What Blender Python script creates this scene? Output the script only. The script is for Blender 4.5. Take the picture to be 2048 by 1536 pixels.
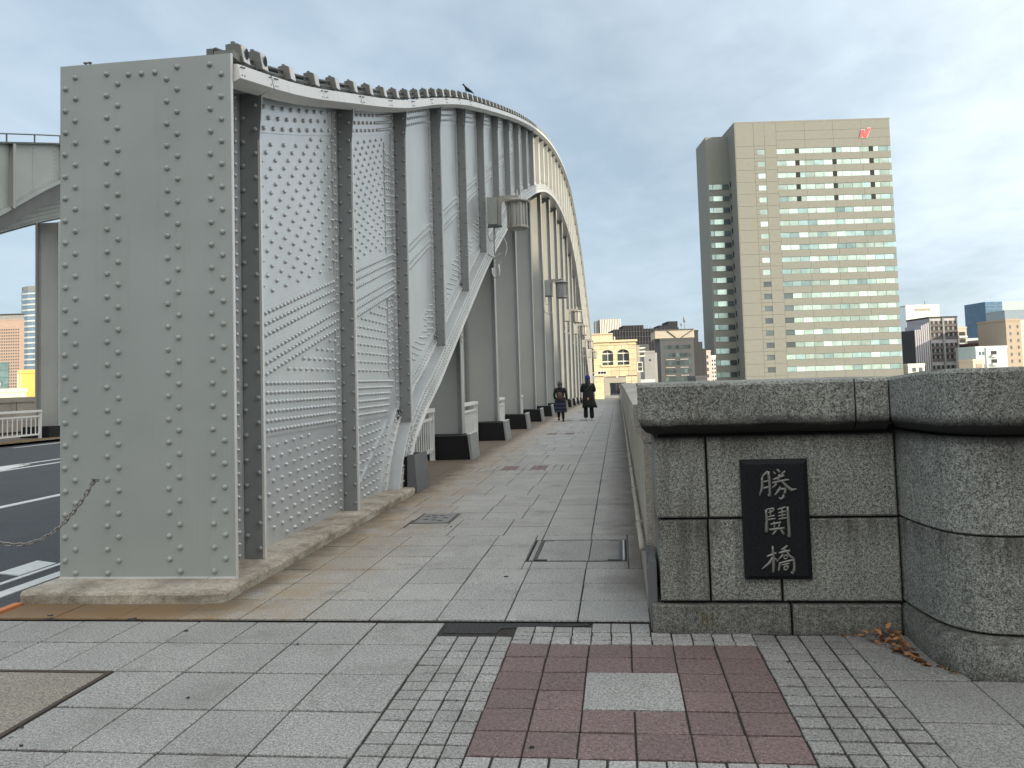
import bpy, math, random
import numpy as np
from mathutils import Vector, Matrix
random.seed(7); rng = np.random.default_rng(7)
R = math.radians
for o in list(bpy.data.objects): bpy.data.objects.remove(o)
scene = bpy.context.scene
COL = scene.collection

# ------------------------------------------------------------------ camera
YAW, PITCH, ROLL, FPX, CY, EYE = R(6.982), R(3.3633), R(-1.7451), 1706.5, 659.43, 1.65
def cam_axes():
    f = Vector((-math.sin(YAW), math.cos(YAW), 0)); r = Vector((math.cos(YAW), math.sin(YAW), 0)); u = Vector((0, 0, 1))
    f2 = math.cos(PITCH)*f + math.sin(PITCH)*u; u2 = -math.sin(PITCH)*f + math.cos(PITCH)*u
    r3 = math.cos(ROLL)*r + math.sin(ROLL)*u2; u3 = -math.sin(ROLL)*r + math.cos(ROLL)*u2
    return r3, u3, f2
cr, cu, cf = cam_axes()
camd = bpy.data.cameras.new('camera'); cam = bpy.data.objects.new('camera', camd); COL.objects.link(cam)
m = Matrix((cr, cu, -cf)).transposed().to_4x4(); m.translation = Vector((0, 0, EYE)); cam.matrix_world = m
camd.sensor_width = 36; camd.lens = 36*FPX/2048; camd.shift_y = -(768-CY)/2048
camd.clip_start = .05; camd.clip_end = 8000
scene.camera = cam
def at(px, py, depth):      # surveyed point of the place: where the sight line of a photo pixel reaches a given distance
    d = (px-1024)/FPX*cr - (py-CY)/FPX*cu + cf
    return Vector((0, 0, EYE)) + d*depth

# ------------------------------------------------------------------ light
SUN_AZ, SUN_EL = R(52), R(16)       # azimuth measured from -Y towards +X
sd = Vector((math.sin(SUN_AZ)*math.cos(SUN_EL), -math.cos(SUN_AZ)*math.cos(SUN_EL), math.sin(SUN_EL)))
sl = bpy.data.lights.new('sun', 'SUN'); sl.energy = 5.0; sl.angle = R(.6); sl.color = (1.0, .86, .64)
so = bpy.data.objects.new('sun', sl); COL.objects.link(so); so.rotation_euler = sd.to_track_quat('Z', 'Y').to_euler()
scene.view_settings.view_transform = 'Standard'; scene.view_settings.look = 'None'
scene.view_settings.exposure = 0.15; scene.view_settings.gamma = 1
try: scene.view_settings.use_curve_mapping = False
except Exception: pass
world = bpy.data.worlds.new('World'); scene.world = world; world.use_nodes = True
wn = world.node_tree; wn.nodes.clear()
def wN(t, **k):
    n = wn.nodes.new(t)
    for a, b in k.items(): setattr(n, a, b)
    return n
wl = wn.links.new
wout = wN('ShaderNodeOutputWorld'); wbg = wN('ShaderNodeBackground'); wbg.inputs[1].default_value = 0.1
sky = wN('ShaderNodeTexSky', sky_type='NISHITA'); sky.sun_disc = False; sky.sun_elevation = SUN_EL
sky.sun_rotation = math.pi - SUN_AZ; sky.air_density = 1.0; sky.dust_density = 1.0; sky.ozone_density = 1.5
tc = wN('ShaderNodeTexCoord'); sx = wN('ShaderNodeSeparateXYZ'); wl(tc.outputs['Generated'], sx.inputs[0])
mx = wN('ShaderNodeMath', operation='MAXIMUM'); wl(sx.outputs[2], mx.inputs[0]); mx.inputs[1].default_value = 0.0
ad = wN('ShaderNodeMath', operation='ADD'); wl(mx.outputs[0], ad.inputs[0]); ad.inputs[1].default_value = .16
dx = wN('ShaderNodeMath', operation='DIVIDE'); wl(sx.outputs[0], dx.inputs[0]); wl(ad.outputs[0], dx.inputs[1])
dy = wN('ShaderNodeMath', operation='DIVIDE'); wl(sx.outputs[1], dy.inputs[0]); wl(ad.outputs[0], dy.inputs[1])
cx = wN('ShaderNodeCombineXYZ'); wl(dx.outputs[0], cx.inputs[0]); wl(dy.outputs[0], cx.inputs[1])
n1 = wN('ShaderNodeTexNoise'); n1.inputs['Scale'].default_value = 1.1; n1.inputs['Detail'].default_value = 8; n1.inputs['Roughness'].default_value = .5
n2 = wN('ShaderNodeTexNoise'); n2.inputs['Scale'].default_value = 6.0; n2.inputs['Detail'].default_value = 8; n2.inputs['Roughness'].default_value = .55; n2.inputs['Distortion'].default_value = .3
mp = wN('ShaderNodeMapping'); mp.inputs['Scale'].default_value = (1.0, .75, 1); mp.inputs['Rotation'].default_value = (0, 0, R(28)); mp.inputs['Location'].default_value = (3.1, 1.7, 0)
wl(cx.outputs[0], mp.inputs[0]); wl(mp.outputs[0], n1.inputs[0]); wl(mp.outputs[0], n2.inputs[0])
ma = wN('ShaderNodeMath', operation='MULTIPLY_ADD'); wl(n2.outputs[0], ma.inputs[0]); ma.inputs[1].default_value = .45; wl(n1.outputs[0], ma.inputs[2])
cr_ = wN('ShaderNodeMapRange'); wl(ma.outputs[0], cr_.inputs[0]); cr_.inputs[1].default_value = .50; cr_.inputs[2].default_value = .95; cr_.inputs[3].default_value = .60; cr_.inputs[4].default_value = 1.0
# thin cloud is lit by the same low sun: brighter towards it
dotn = wN('ShaderNodeVectorMath', operation='DOT_PRODUCT'); wl(tc.outputs['Generated'], dotn.inputs[0]); dotn.inputs[1].default_value = tuple(sd)
gl = wN('ShaderNodeMapRange'); wl(dotn.outputs['Value'], gl.inputs[0]); gl.inputs[1].default_value = -.45; gl.inputs[2].default_value = 1; gl.inputs[3].default_value = 1.0; gl.inputs[4].default_value = 3.4
cc = wN('ShaderNodeVectorMath', operation='SCALE'); 
wm = wN('ShaderNodeMapRange'); wl(dotn.outputs['Value'], wm.inputs[0]); wm.inputs[1].default_value = -.5; wm.inputs[2].default_value = .45
cm_ = wN('ShaderNodeMix', data_type='RGBA'); wl(wm.outputs[0], cm_.inputs[0]); cm_.inputs[6].default_value = (5.75, 7.0, 8.1, 1); cm_.inputs[7].default_value = (6.35, 6.3, 6.1, 1); wl(cm_.outputs[2], cc.inputs[0]); wl(gl.outputs[0], cc.inputs['Scale'])
skg = wN('ShaderNodeVectorMath', operation='MULTIPLY'); wl(sky.outputs[0], skg.inputs[0]); skg.inputs[1].default_value = (.72, .84, .90)
mix = wN('ShaderNodeMix', data_type='RGBA'); wl(cr_.outputs[0], mix.inputs[0]); wl(skg.outputs[0], mix.inputs[6]); wl(cc.outputs[0], mix.inputs[7])
wl(mix.outputs[2], wbg.inputs[0]); wl(wbg.outputs[0], wout.inputs[0])

# ------------------------------------------------------------------ materials
def newmat(name):
    mt = bpy.data.materials.new(name); mt.use_nodes = True; nt = mt.node_tree; return mt, nt, nt.nodes['Principled BSDF']
def N(nt, t, **k):
    n = nt.nodes.new(t)
    for a, b in k.items(): setattr(n, a, b)
    return n
def noise(nt, scale, detail=4, rough=.55, dist=0, vec=None, stretch=None):
    n = N(nt, 'ShaderNodeTexNoise'); n.inputs['Scale'].default_value = scale; n.inputs['Detail'].default_value = detail
    n.inputs['Roughness'].default_value = rough; n.inputs['Distortion'].default_value = dist
    g = N(nt, 'ShaderNodeNewGeometry')
    if stretch:
        mpn = N(nt, 'ShaderNodeMapping'); mpn.inputs['Scale'].default_value = stretch
        nt.links.new(g.outputs['Position'], mpn.inputs[0]); nt.links.new(mpn.outputs[0], n.inputs['Vector'])
    else: nt.links.new(g.outputs['Position'], n.inputs['Vector'])
    return n.outputs[0]
def rng_(nt, sock, a, b, c, d):
    n = N(nt, 'ShaderNodeMapRange'); nt.links.new(sock, n.inputs[0])
    for i, v in enumerate((a, b, c, d)): n.inputs[i+1].default_value = v
    return n.outputs[0]
def mixc(nt, fac, a, b, mode='MIX'):
    n = N(nt, 'ShaderNodeMix', data_type='RGBA', blend_type=mode)
    for i, v in ((0, fac), (6, a), (7, b)):
        if hasattr(v, 'is_linked') or hasattr(v, 'links'): nt.links.new(v, n.inputs[i])
        elif i == 0: n.inputs[0].default_value = v
        else: n.inputs[i].default_value = tuple(v)+(1,) if len(v) == 3 else v
    return n.outputs[2]
def mathn(nt, op, a, b=None):
    n = N(nt, 'ShaderNodeMath', operation=op)
    for i, v in enumerate((a, b)):
        if v is None: continue
        if hasattr(v, 'links'): nt.links.new(v, n.inputs[i])
        else: n.inputs[i].default_value = v
    return n.outputs[0]
def bump(nt, p, sock, strength=.3, dist=.01):
    b = N(nt, 'ShaderNodeBump'); b.inputs['Strength'].default_value = strength; b.inputs['Distance'].default_value = dist
    nt.links.new(sock, b.inputs['Height']); nt.links.new(b.outputs[0], p.inputs['Normal'])
def paint(name, col, rough=.42, metal=0.0, var=.12, dirt=(.25, .22, .17), streak=.25, bmp=.04):
    mt, nt, p = newmat(name)
    c = mixc(nt, rng_(nt, noise(nt, .9, 5), .3, .7, 0, 1), [v*(1-var) for v in col], [min(1, v*(1+var)) for v in col])
    s = noise(nt, 1.0, 6, .65, stretch=(9, 9, .55)); f = rng_(nt, s, .56, .80, 0, streak)
    c = mixc(nt, f, c, dirt)
    f2 = rng_(nt, noise(nt, 38, 3), .62, .8, 0, .22); c = mixc(nt, f2, c, [v*.75 for v in col])
    nt.links.new(c, p.inputs['Base Color']); p.inputs['Metallic'].default_value = metal
    r = rng_(nt, noise(nt, 2.2, 4), .3, .7, rough-.05, rough+.09); nt.links.new(r, p.inputs['Roughness'])
    bump(nt, p, noise(nt, 3.0, 4), bmp, .02)
    return mt
def plain(name, col, rough=.6, metal=0, spec=.5):
    mt, nt, p = newmat(name); p.inputs['Base Color'].default_value = tuple(col)+(1,)
    p.inputs['Roughness'].default_value = rough; p.inputs['Metallic'].default_value = metal
    p.inputs['Specular IOR Level'].default_value = spec
    c = mixc(nt, rng_(nt, noise(nt, 3, 4), .3, .7, 0, 1), [v*.88 for v in col], [min(1, v*1.1) for v in col]); nt.links.new(c, p.inputs['Base Color'])
    return mt
STEEL = paint('silver_steel_paint', (.535, .558, .568), .35, .42, .07, (.30, .28, .24), .20, .012)
PLATE = paint('grey_plate_paint', (.355, .378, .357), .45, .08, .08, (.27, .26, .22), .30)
DSTEEL = paint('stiffener_paint', (.29, .305, .305), .38, .2, .06, (.22, .21, .18), .18)
HANG = paint('hanger_paint', (.375, .378, .352), .5, .08, .06, (.33, .31, .27), .2)
STRIP = paint('pale_cover_paint', (.66, .66, .64), .45, .1, .06, (.30, .24, .20), .45)
DARKM = paint('dark_rail_metal', (.12, .13, .125), .5, .3, .1)
BRACK = paint('bracket_grey', (.17, .17, .155), .5, .1, .1, (.2, .17, .13), .3)
WHITEP = paint('white_rail_paint', (.72, .72, .69), .45, 0, .05, (.4, .36, .3), .15)
BRONZE = paint('lantern_metal', (.36, .34, .31), .45, .35, .1, (.2, .17, .13), .3)
BLACKG = plain('black_granite', (.010, .010, .011), .6, 0, .25)
RUST = plain('rust', (.20, .09, .04), .8)

def granite(name, base, speck=170, amp=.55, dirtk=.5, tintattr=True, stain=None, rough=.75, seam=None):
    mt, nt, p = newmat(name)
    sp = noise(nt, speck, 2, .75); sp2 = noise(nt, speck*.42, 3, .8)
    v = mathn(nt, 'ADD', rng_(nt, sp, .3, .7, -amp, amp), rng_(nt, sp2, .32, .68, -amp*.7, amp*.7))
    v = mathn(nt, 'MAXIMUM', mathn(nt, 'ADD', v, 1.0), .22)
    if tintattr:
        at_ = N(nt, 'ShaderNodeAttribute'); at_.attribute_name = 'tint'; v = mathn(nt, 'MULTIPLY', v, at_.outputs['Fac'])
    big = rng_(nt, noise(nt, 1.7, 6, .65), .3, .7, 1-.2*dirtk, 1+.16*dirtk); v = mathn(nt, 'MULTIPLY', v, big)
    cm = N(nt, 'ShaderNodeVectorMath', operation='SCALE'); cm.inputs[0].default_value = base; nt.links.new(v, cm.inputs['Scale'])
    c = cm.outputs[0]
    if stain: c = stain(nt, c)
    nt.links.new(c, p.inputs['Base Color']); p.inputs['Roughness'].default_value = rough
    bump(nt, p, sp, .35, .004)
    return mt
def posxyz(nt):
    g = N(nt, 'ShaderNodeNewGeometry'); s = N(nt, 'ShaderNodeSeparateXYZ'); nt.links.new(g.outputs['Position'], s.inputs[0]); return s.outputs
def stain_walk(nt, c):
    x, y, z = posxyz(nt)
    w = mathn(nt, 'MULTIPLY_ADD', noise(nt, 1.6, 6, .6), 1.5); nt.nodes[-1]
    # rusty brown drips washed from the steelwork along its foot
    xs = mathn(nt, 'ADD', x, mathn(nt, 'MULTIPLY', noise(nt, 1.3, 6, .65, stretch=(1, .35, 1)), 1.5))
    f = rng_(nt, xs, -2.35, -1.15, 1, 0); f = mathn(nt, 'MULTIPLY', f, rng_(nt, y, 5.86, 5.9, 0, 1))
    pat = rng_(nt, noise(nt, 2.6, 6, .75), .30, .62, .10, 1.0)
    c = mixc(nt, mathn(nt, 'MULTIPLY', f, pat), c, (.62, .43, .25), 'MULTIPLY') if False else mixc(nt, mathn(nt, 'MULTIPLY', f, mathn(nt, 'MULTIPLY', pat, .85)), c, (.31, .200, .082))
    dk = mathn(nt, 'MULTIPLY', rng_(nt, mathn(nt, 'ADD', x, mathn(nt, 'MULTIPLY', noise(nt, 3.1, 6, .7), .7)), -2.72, -2.42, .72, 0), rng_(nt, y, 5.9, 6.15, 0, 1)); c = mixc(nt, dk, c, (.07, .052, .034))  # dark damp band at the plinth edge, its contact shadow painted in too
    # damp grime beside the parapet foot
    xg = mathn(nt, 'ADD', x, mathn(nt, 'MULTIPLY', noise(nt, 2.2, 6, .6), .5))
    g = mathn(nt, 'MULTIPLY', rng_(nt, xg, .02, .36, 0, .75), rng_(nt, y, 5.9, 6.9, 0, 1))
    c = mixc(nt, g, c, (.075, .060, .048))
    fr_ = mathn(nt, 'MULTIPLY', mathn(nt, 'MULTIPLY', rng_(nt, mathn(nt, 'ADD', x, mathn(nt, 'MULTIPLY', noise(nt, 2.1, 5), .8)), -3.0, -2.5, .85, 0), rng_(nt, y, 5.88, 5.92, 0, 1)), rng_(nt, y, 6.3, 6.45, 1, 0)); c = mixc(nt, mathn(nt, 'MULTIPLY', fr_, rng_(nt, noise(nt, 4.2, 5, .7), .3, .6, .45, 1)), c, (.20, .115, .045))
    d = rng_(nt, noise(nt, 2.3, 7, .7), .53, .72, 0, .42); c = mixc(nt, d, c, (.12, .105, .085)); gm = rng_(nt, noise(nt, 15, 2, .5), .745, .77, 0, .6); c = mixc(nt, gm, c, (.05, .05, .048))
    return c
PAVE = granite('grey_granite_paving', (.290, .285, .270), 150, .68, .5, True, stain_walk)
PAVED = granite('dark_granite_paving', (.232, .228, .214), 145, .68, .6, True, stain_walk)
TAN = granite('tan_gritty_slab', (.245, .222, .180), 120, .7, .5, True)
def veins(nt, c):
    f = rng_(nt, noise(nt, 26, 5, .7, 1.5, stretch=(1, 2.4, 1)), .58, .70, 0, .55); c = mixc(nt, f, c, (.42, .34, .34)); return stain_walk(nt, c)
REDT = granite('red_granite_paving', (.158, .108, .104), 115, .6, .5, True, veins)
def stain_wall(nt, c):
    x, y, z = posxyz(nt)
    s = noise(nt, 1.0, 7, .7, stretch=(10, 10, .8)); f = rng_(nt, s, .54, .72, 0, .55); c = mixc(nt, f, c, (.035, .036, .03))
    s2 = noise(nt, 1.3, 5, .6, stretch=(5, 5, 1.0)); f2 = rng_(nt, s2, .64, .76, 0, .35); c = mixc(nt, f2, c, (.10, .062, .03))
    b = rng_(nt, z, 0.0, .22, .75, 0); b = mathn(nt, 'MULTIPLY', b, rng_(nt, noise(nt, 5, 5, .7), .3, .65, .2, 1)); c = mixc(nt, b, c, (.03, .024, .018))
    for zj, dep in ((.72, .22), (1.26, .18), (.20, .09)):   # run-off stains below each bed joint
        w3 = mathn(nt, 'MULTIPLY', rng_(nt, z, zj-dep, zj, 0, 1), rng_(nt, z, zj, zj+.004, 1, 0))
        st3 = rng_(nt, noise(nt, 1.0, 6, .75, stretch=(17, 17, 1.1)), .40, .66, .12, .9)
        c = mixc(nt, mathn(nt, 'MULTIPLY', w3, st3), c, (.030, .026, .020))
    # weathered dark crust under the coping lip, the overhang's shadow painted in
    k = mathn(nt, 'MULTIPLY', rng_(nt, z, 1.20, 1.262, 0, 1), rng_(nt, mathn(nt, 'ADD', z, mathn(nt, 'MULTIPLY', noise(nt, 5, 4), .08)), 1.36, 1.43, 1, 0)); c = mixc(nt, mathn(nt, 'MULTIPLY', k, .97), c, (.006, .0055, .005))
    return c
WALLG = granite('dark_granite_wall', (.212, .214, .190), 135, 1.0, 1.2, True, stain_wall, .8)
def stain_par(nt, c):
    s = noise(nt, 1.0, 6, .7, stretch=(1, 2.2, .5)); f = rng_(nt, s, .5, .75, 0, .5); return mixc(nt, f, c, (.11, .10, .085))
PARG = granite('parapet_granite', (.36, .33, .285), 120, .4, .7, True, stain_par, .6)
def stain_conc(nt, c):
    s = noise(nt, 2.4, 7, .7, stretch=(1, 1, 3)); f = rng_(nt, s, .42, .68, 0, .75); c = mixc(nt, f, c, (.10, .065, .035))
    f2 = rng_(nt, noise(nt, 12, 5, .75), .56, .7, 0, .7); return mixc(nt, f2, c, (.07, .065, .055))
CONC = granite('worn_concrete_plinth', (.44, .40, .33), 90, .25, 1, False, stain_conc, .9)
def stain_road(nt, c):
    f = rng_(nt, noise(nt, 1.0, 5, .6, stretch=(2.6, .10, 1)), .42, .66, 0, .45); c = mixc(nt, f, c, (.080, .082, .085))
    g = rng_(nt, noise(nt, .8, 5, .65), .56, .66, 0, .4); return mixc(nt, g, c, (.030, .031, .033))
ASPH = granite('asphalt', (.062, .066, .072), 150, .6, .5, False, stain_road, .85)
MARK = paint('road_marking_white', (.66, .67, .65), .7, 0, .1, (.16, .16, .16), .0)
_m = MARK.node_tree; _p = _m.nodes['Principled BSDF']; _c = _p.inputs['Base Color'].links[0].from_socket; _m.links.new(mixc(_m, rng_(_m, noise(_m, 9, 6, .8), .56, .68, 0, .75), _c, (.12, .12, .125)), _p.inputs['Base Color'])
ORANGE = plain('orange_kerb_paint', (.55, .20, .08), .8)
JOINT = granite('joint_mortar', (.030, .026, .022), 60, .4, .8, False, None, .95)
TAR = granite('black_asphalt_filler', (.035, .035, .035), 120, .6, .5, False, None, .95)
WATER, nt_, p_ = newmat('river_water'); p_.inputs['Base Color'].default_value = (.03, .05, .05, 1); p_.inputs['Roughness'].default_value = .08; bump(nt_, p_, noise(nt_, 1.2, 5), .4, .1)
def glass(name, col, rough=.12, metal=.75):
    mt, nt, p = newmat(name); 
    oi = N(nt, 'ShaderNodeObjectInfo'); v = rng_(nt, oi.outputs['Random'], 0, 1, .55, 1.15)
    n = rng_(nt, noise(nt, .35, 2), .3, .7, .8, 1.15); v = mathn(nt, 'MULTIPLY', v, n)
    s = N(nt, 'ShaderNodeVectorMath', operation='SCALE'); s.inputs[0].default_value = col; nt.links.new(v, s.inputs['Scale'])
    nt.links.new(s.outputs[0], p.inputs['Base Color']); p.inputs['Roughness'].default_value = rough; p.inputs['Metallic'].default_value = metal
    return mt
def bmat(name, col, rough=.75, var=.06):
    return paint(name, col, rough, 0, var, [v*.55 for v in col], .12, .0)

# ------------------------------------------------------------------ mesh builder
class MB:
    def __init__(s): s.v = []; s.f = []; s.t = []; s.sm = []
    def add(s, vs, fs, tint=1.0, smooth=False):
        n = len(s.v); s.v += [tuple(v) for v in vs]; s.f += [tuple(i+n for i in f) for f in fs]
        s.t += [tint]*len(fs); s.sm += [smooth]*len(fs); return s
    def box(s, x0, x1, y0, y1, z0, z1, tint=1.0, M=None):
        vs = [(x0,y0,z0),(x1,y0,z0),(x1,y1,z0),(x0,y1,z0),(x0,y0,z1),(x1,y0,z1),(x1,y1,z1),(x0,y1,z1)]
        if M is not None: vs = [M @ Vector(v) for v in vs]
        return s.add(vs, [(0,3,2,1),(4,5,6,7),(0,1,5,4),(1,2,6,5),(2,3,7,6),(3,0,4,7)], tint)
    def slab(s, x0, x1, y0, y1, z0, z1, c=.006, tint=1.0, dz=(0,0,0,0)):      # box with softened top edge
        a = [(x0,y0),(x1,y0),(x1,y1),(x0,y1)]; b = [(x0+c,y0+c),(x1-c,y0+c),(x1-c,y1-c),(x0+c,y1-c)]
        vs = [(x,y,z0) for x,y in a]+[(x,y,z1-c*.7+dz[i]) for i,(x,y) in enumerate(a)]+[(x,y,z1+dz[i]) for i,(x,y) in enumerate(b)]
        fs = [(8,9,10,11)]
        for i in range(4):
            j = (i+1)%4; fs += [(i,j,4+j,4+i),(4+i,4+j,8+j,8+i)]
        return s.add(vs, fs, tint)
    def prism(s, poly, z0, z1, tint=1.0, axis='z', c=0.0):
        # poly list of 2D points (ccw), extruded along axis
        n = len(poly)
        def P(a, b, w): return (a,b,w) if axis=='z' else ((w,a,b) if axis=='x' else (a,w,b))
        vs = [P(a,b,z0) for a,b in poly]+[P(a,b,z1) for a,b in poly]
        fs = [tuple(range(n-1,-1,-1)), tuple(range(n,2*n))]+[(i,(i+1)%n,n+(i+1)%n,n+i) for i in range(n)]
        return s.add(vs, fs, tint)
    def strip(s, secs, closed=True, tint=1.0, smooth=False, caps=True):       # loft between equal sections of 3D points
        k = len(secs[0]); vs = [p for q in secs for p in q]; fs = []
        for i in range(len(secs)-1):
            for j in range(k if closed else k-1):
                a = i*k+j; b = i*k+(j+1)%k; fs.append((a,b,b+k,a+k))
        if caps and closed: fs += [tuple(range(k-1,-1,-1)), tuple(range((len(secs)-1)*k, len(secs)*k))]
        return s.add(vs, fs, tint, smooth)
    def tube(s, pts, r, n=6, tint=1.0, flat=None):
        pts = [Vector(p) for p in pts]; secs = []
        rr = r if hasattr(r, '__len__') else [r]*len(pts)
        for i, p in enumerate(pts):
            d = (pts[min(i+1,len(pts)-1)]-pts[max(i-1,0)]).normalized()
            a = Vector((0,0,1)) if abs(d.z) < .9 else Vector((1,0,0))
            u = d.cross(a).normalized(); w = u.cross(d).normalized()
            q = []
            for j in range(n):
                t = 2*math.pi*j/n; v = (math.cos(t)*u+math.sin(t)*w)*rr[i]
                if flat: v = Vector((v.x*flat[0], v.y*flat[1], v.z*flat[2]))
                q.append(p+v)
            secs.append(q)
        return s.strip(secs, True, tint, True)
    def lathe(s, prof, c=(0,0,0), n=12, tint=1.0, smooth=True, rot=0):
        secs = [[(c[0]+r*math.cos(2*math.pi*j/n+rot), c[1]+r*math.sin(2*math.pi*j/n+rot), c[2]+z) for j in range(n)] for r, z in prof]
        return s.strip(secs, True, tint, smooth)
    def mesh(s, name):
        me = bpy.data.meshes.new(name); me.from_pydata(s.v, [], s.f)
        at_ = me.attributes.new('tint', 'FLOAT', 'FACE'); at_.data.foreach_set('value', s.t)
        me.polygons.foreach_set('use_smooth', s.sm); me.update(); return me
    def build(s, name, mat, parent=None, **kw):
        me = s.mesh(name); me.materials.append(mat); return link(name, me, parent, **kw)
def link(name, me, parent=None, label=None, cat=None, group=None, kind=None, loc=None):
    o = bpy.data.objects.new(name, me); COL.objects.link(o)
    if loc is not None: o.location = loc
    if parent is not None: o.parent = parent
    if label: o['label'] = label
    if cat: o['category'] = cat
    if group: o['group'] = group
    if kind: o['kind'] = kind
    return o
def thing(name, label, cat, loc=(0,0,0), group=None, rz=0):
    o = link(name, None, None, label, cat, group, None, loc); o.rotation_euler = (0,0,rz); return o
def copy_tree(o, parent=None):
    c = o.copy(); COL.objects.link(c); c.parent = parent
    for ch in [x for x in bpy.data.objects if x.parent == o]: copy_tree(ch, c)
    return c
# rivets -------------------------------------------------
def rivet_template(r, n=8):
    P = []; F = []
    for k, (a, h) in enumerate(((1.0, 0), (.93, .55))):
        for j in range(n): t = 2*math.pi*j/n; P.append((a*r*math.cos(t), a*r*math.sin(t), h*r))
    for j in range(n): t = 2*math.pi*j/n; P.append((.50*r*math.cos(t), .50*r*math.sin(t), 1.0*r))
    P.append((0, 0, 1.10*r))
    for k in (0, 1):
        for j in range(n): F.append((k*n+j, k*n+(j+1)%n, (k+1)*n+(j+1)%n, (k+1)*n+j))
    for j in range(n): F.append((2*n+j, 2*n+(j+1)%n, 3*n))
    return P, F
def frame_for(axis):
    if axis == 'x': return ((0,1,0),(0,0,1),(1,0,0))
    if axis == '-y': return ((1,0,0),(0,0,1),(0,-1,0))
def rivets(mb, pts, axis='x', r=.02, n=8):
    P, F = rivet_template(r, n); a, b, c = frame_for(axis)
    T = [(p[0]*a[0]+p[1]*b[0]+p[2]*c[0], p[0]*a[1]+p[1]*b[1]+p[2]*c[1], p[0]*a[2]+p[1]*b[2]+p[2]*c[2]) for p in P]
    for q in pts: mb.add([(q[0]+t[0], q[1]+t[1], q[2]+t[2]) for t in T], F, 1.0, True)

# ------------------------------------------------------------------ curves of the place
def spline(xs, ys):
    xs = np.array(xs, float); ys = np.array(ys, float); mm = np.gradient(ys, xs)
    def f(x):
        x = min(max(x, xs[0]), xs[-1]); i = min(max(int(np.searchsorted(xs, x))-1, 0), len(xs)-2)
        h = xs[i+1]-xs[i]; t = (x-xs[i])/h
        return float((2*t**3-3*t*t+1)*ys[i]+(t**3-2*t*t+t)*h*mm[i]+(-2*t**3+3*t*t)*ys[i+1]+(t**3-t*t)*h*mm[i+1])
    return f
ztop = spline([6.6,8.14,9.9,12.7,15.2,18,21,24,31,38,44,52,58,66,72,78,84,90,96,102,108,113.5],
              [4.24,4.58,5.07,5.90,6.76,7.65,8.50,9.32,11.15,12.77,13.97,15.2,15.85,16.15,15.7,14.9,13.8,12.3,10.4,8.4,6.5,5.0])
zlow_ = spline([12.2,12.42,12.65,12.95,13.3,14.9,18.1,22,25.4,28.2,31,34,37,41.4,46.7,53,58,62,68,75,83,88,94,100],
               [-1.25,-.62,0.0,.42,.75,1.47,2.97,4.75,6.1,7.2,8.2,9.05,9.85,10.85,11.7,12.3,12.5,12.45,12.0,10.7,7.5,5.0,2.5,-.6])
def zlow(y): return .05 if y < 12.6 else (max(zlow_(y), .05) if y < 99 else -1.0)
gr_ = spline([0,15,25,40,50,60,80,100,115,140],[0,0,-.025,-.13,-.21,-.33,-.62,-.95,-1.2,-1.3])
def gz(y): return 0.0 if y < 15 else gr_(y)

# ================================================================== GROUND, RIVER, ROAD
def sheet(name, x0, x1, ys, dz, mat, kind='structure', **kw):
    mb = MB(); secs = [[(x0, y, gz(y)+dz), (x1, y, gz(y)+dz), (x1, y, gz(y)+dz-.02), (x0, y, gz(y)+dz-.02)] for y in ys]
    mb.strip(secs, True); return mb.build(name, mat, kind=kind, **kw)
mb = MB(); mb.box(-3000, 3000, -1500, 4500, -7.4, -7.0); mb.build('river_water', WATER, kind='structure')
mb = MB(); mb.box(-900, 900, 150, 4000, -7.2, -5.2); mb.build('far_bank_ground', CONC, kind='structure')
mb = MB(); mb.box(-80, 90, -90, 3.2, -7.2, -.02); mb.box(-80, 1.7, 3.2, 5.9, -7.2, -.02); mb.box(1.7, 90, 3.2, 6.2, -7.2, -.02)
mb.build('near_bank_ground', JOINT, kind='structure')
YS = [5.9, 15]+[20+5*i for i in range(27)]
deck = MB(); deck.strip([[(-26.2, y, gz(y)-.05), (.6, y, gz(y)-.05), (.6, y, gz(y)-1.6), (-26.2, y, gz(y)-1.6)] for y in YS], True)
deck.build('bridge_deck', JOINT, kind='structure')
road = sheet('road', -20.0, -4.76, [-60, 0]+YS, -.004, ASPH)
mb = MB()
def mline(x0, x1, y0, y1):
    y = y0
    while y < y1-.01:
        e = min(y+5, y1); mb.box(x0, x1, y, e, (gz(y)+gz(e))/2-.012, (gz(y)+gz(e))/2+.004); y = e
mline(-5.22, -5.08, 5.2, 100); mline(-5.47, -5.41, 5.2, 100)
for i in range(40): mb.prism([(-5.79, 5.3+1.05*i), (-5.50, 5.2+1.05*i), (-5.50, 5.72+1.05*i), (-5.79, 5.84+1.05*i)], -.01, gz(5.5+1.05*i)+.0045)
mline(-9.2, -9.04, 4, 100); mline(-13.58, -13.44, 16.9, 100); mline(-14.32, -14.18, 14, 100); mline(-19.25, -19.13, 4, 100)
mb.prism([(-14.25, 15.5), (-13.5, 14.8), (-13.5, 17.3), (-13.9, 18.8), (-14.25, 18.2)], -.01, .006)
mb.prism([(-14.25, 22.0), (-13.5, 20.0), (-13.5, 23.3), (-14.25, 23.6)], -.01, .006)
mb.build('lane_marking', MARK, kind='structure')
mb = MB(); mb.box(-4.80, -4.73, -2, 6.32, -.05, .012); mb.build('orange_kerb_line', ORANGE, kind='structure')
sheet('far_kerb', -20.3, -20.0, [-60, 0]+YS, .10, CONC)
mb = MB(); mb.box(-20.04, -19.99, -10, 90, .07, .105); mb.build('yellow_kerb_line', plain('faded_kerb_yellow', (.30, .19, .07), .8), kind='structure')
sheet('far_walkway', -26.0, -20.3, [-60, 0]+YS, .09, PAVE)
# second shore quay for buildings is the far bank

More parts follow.
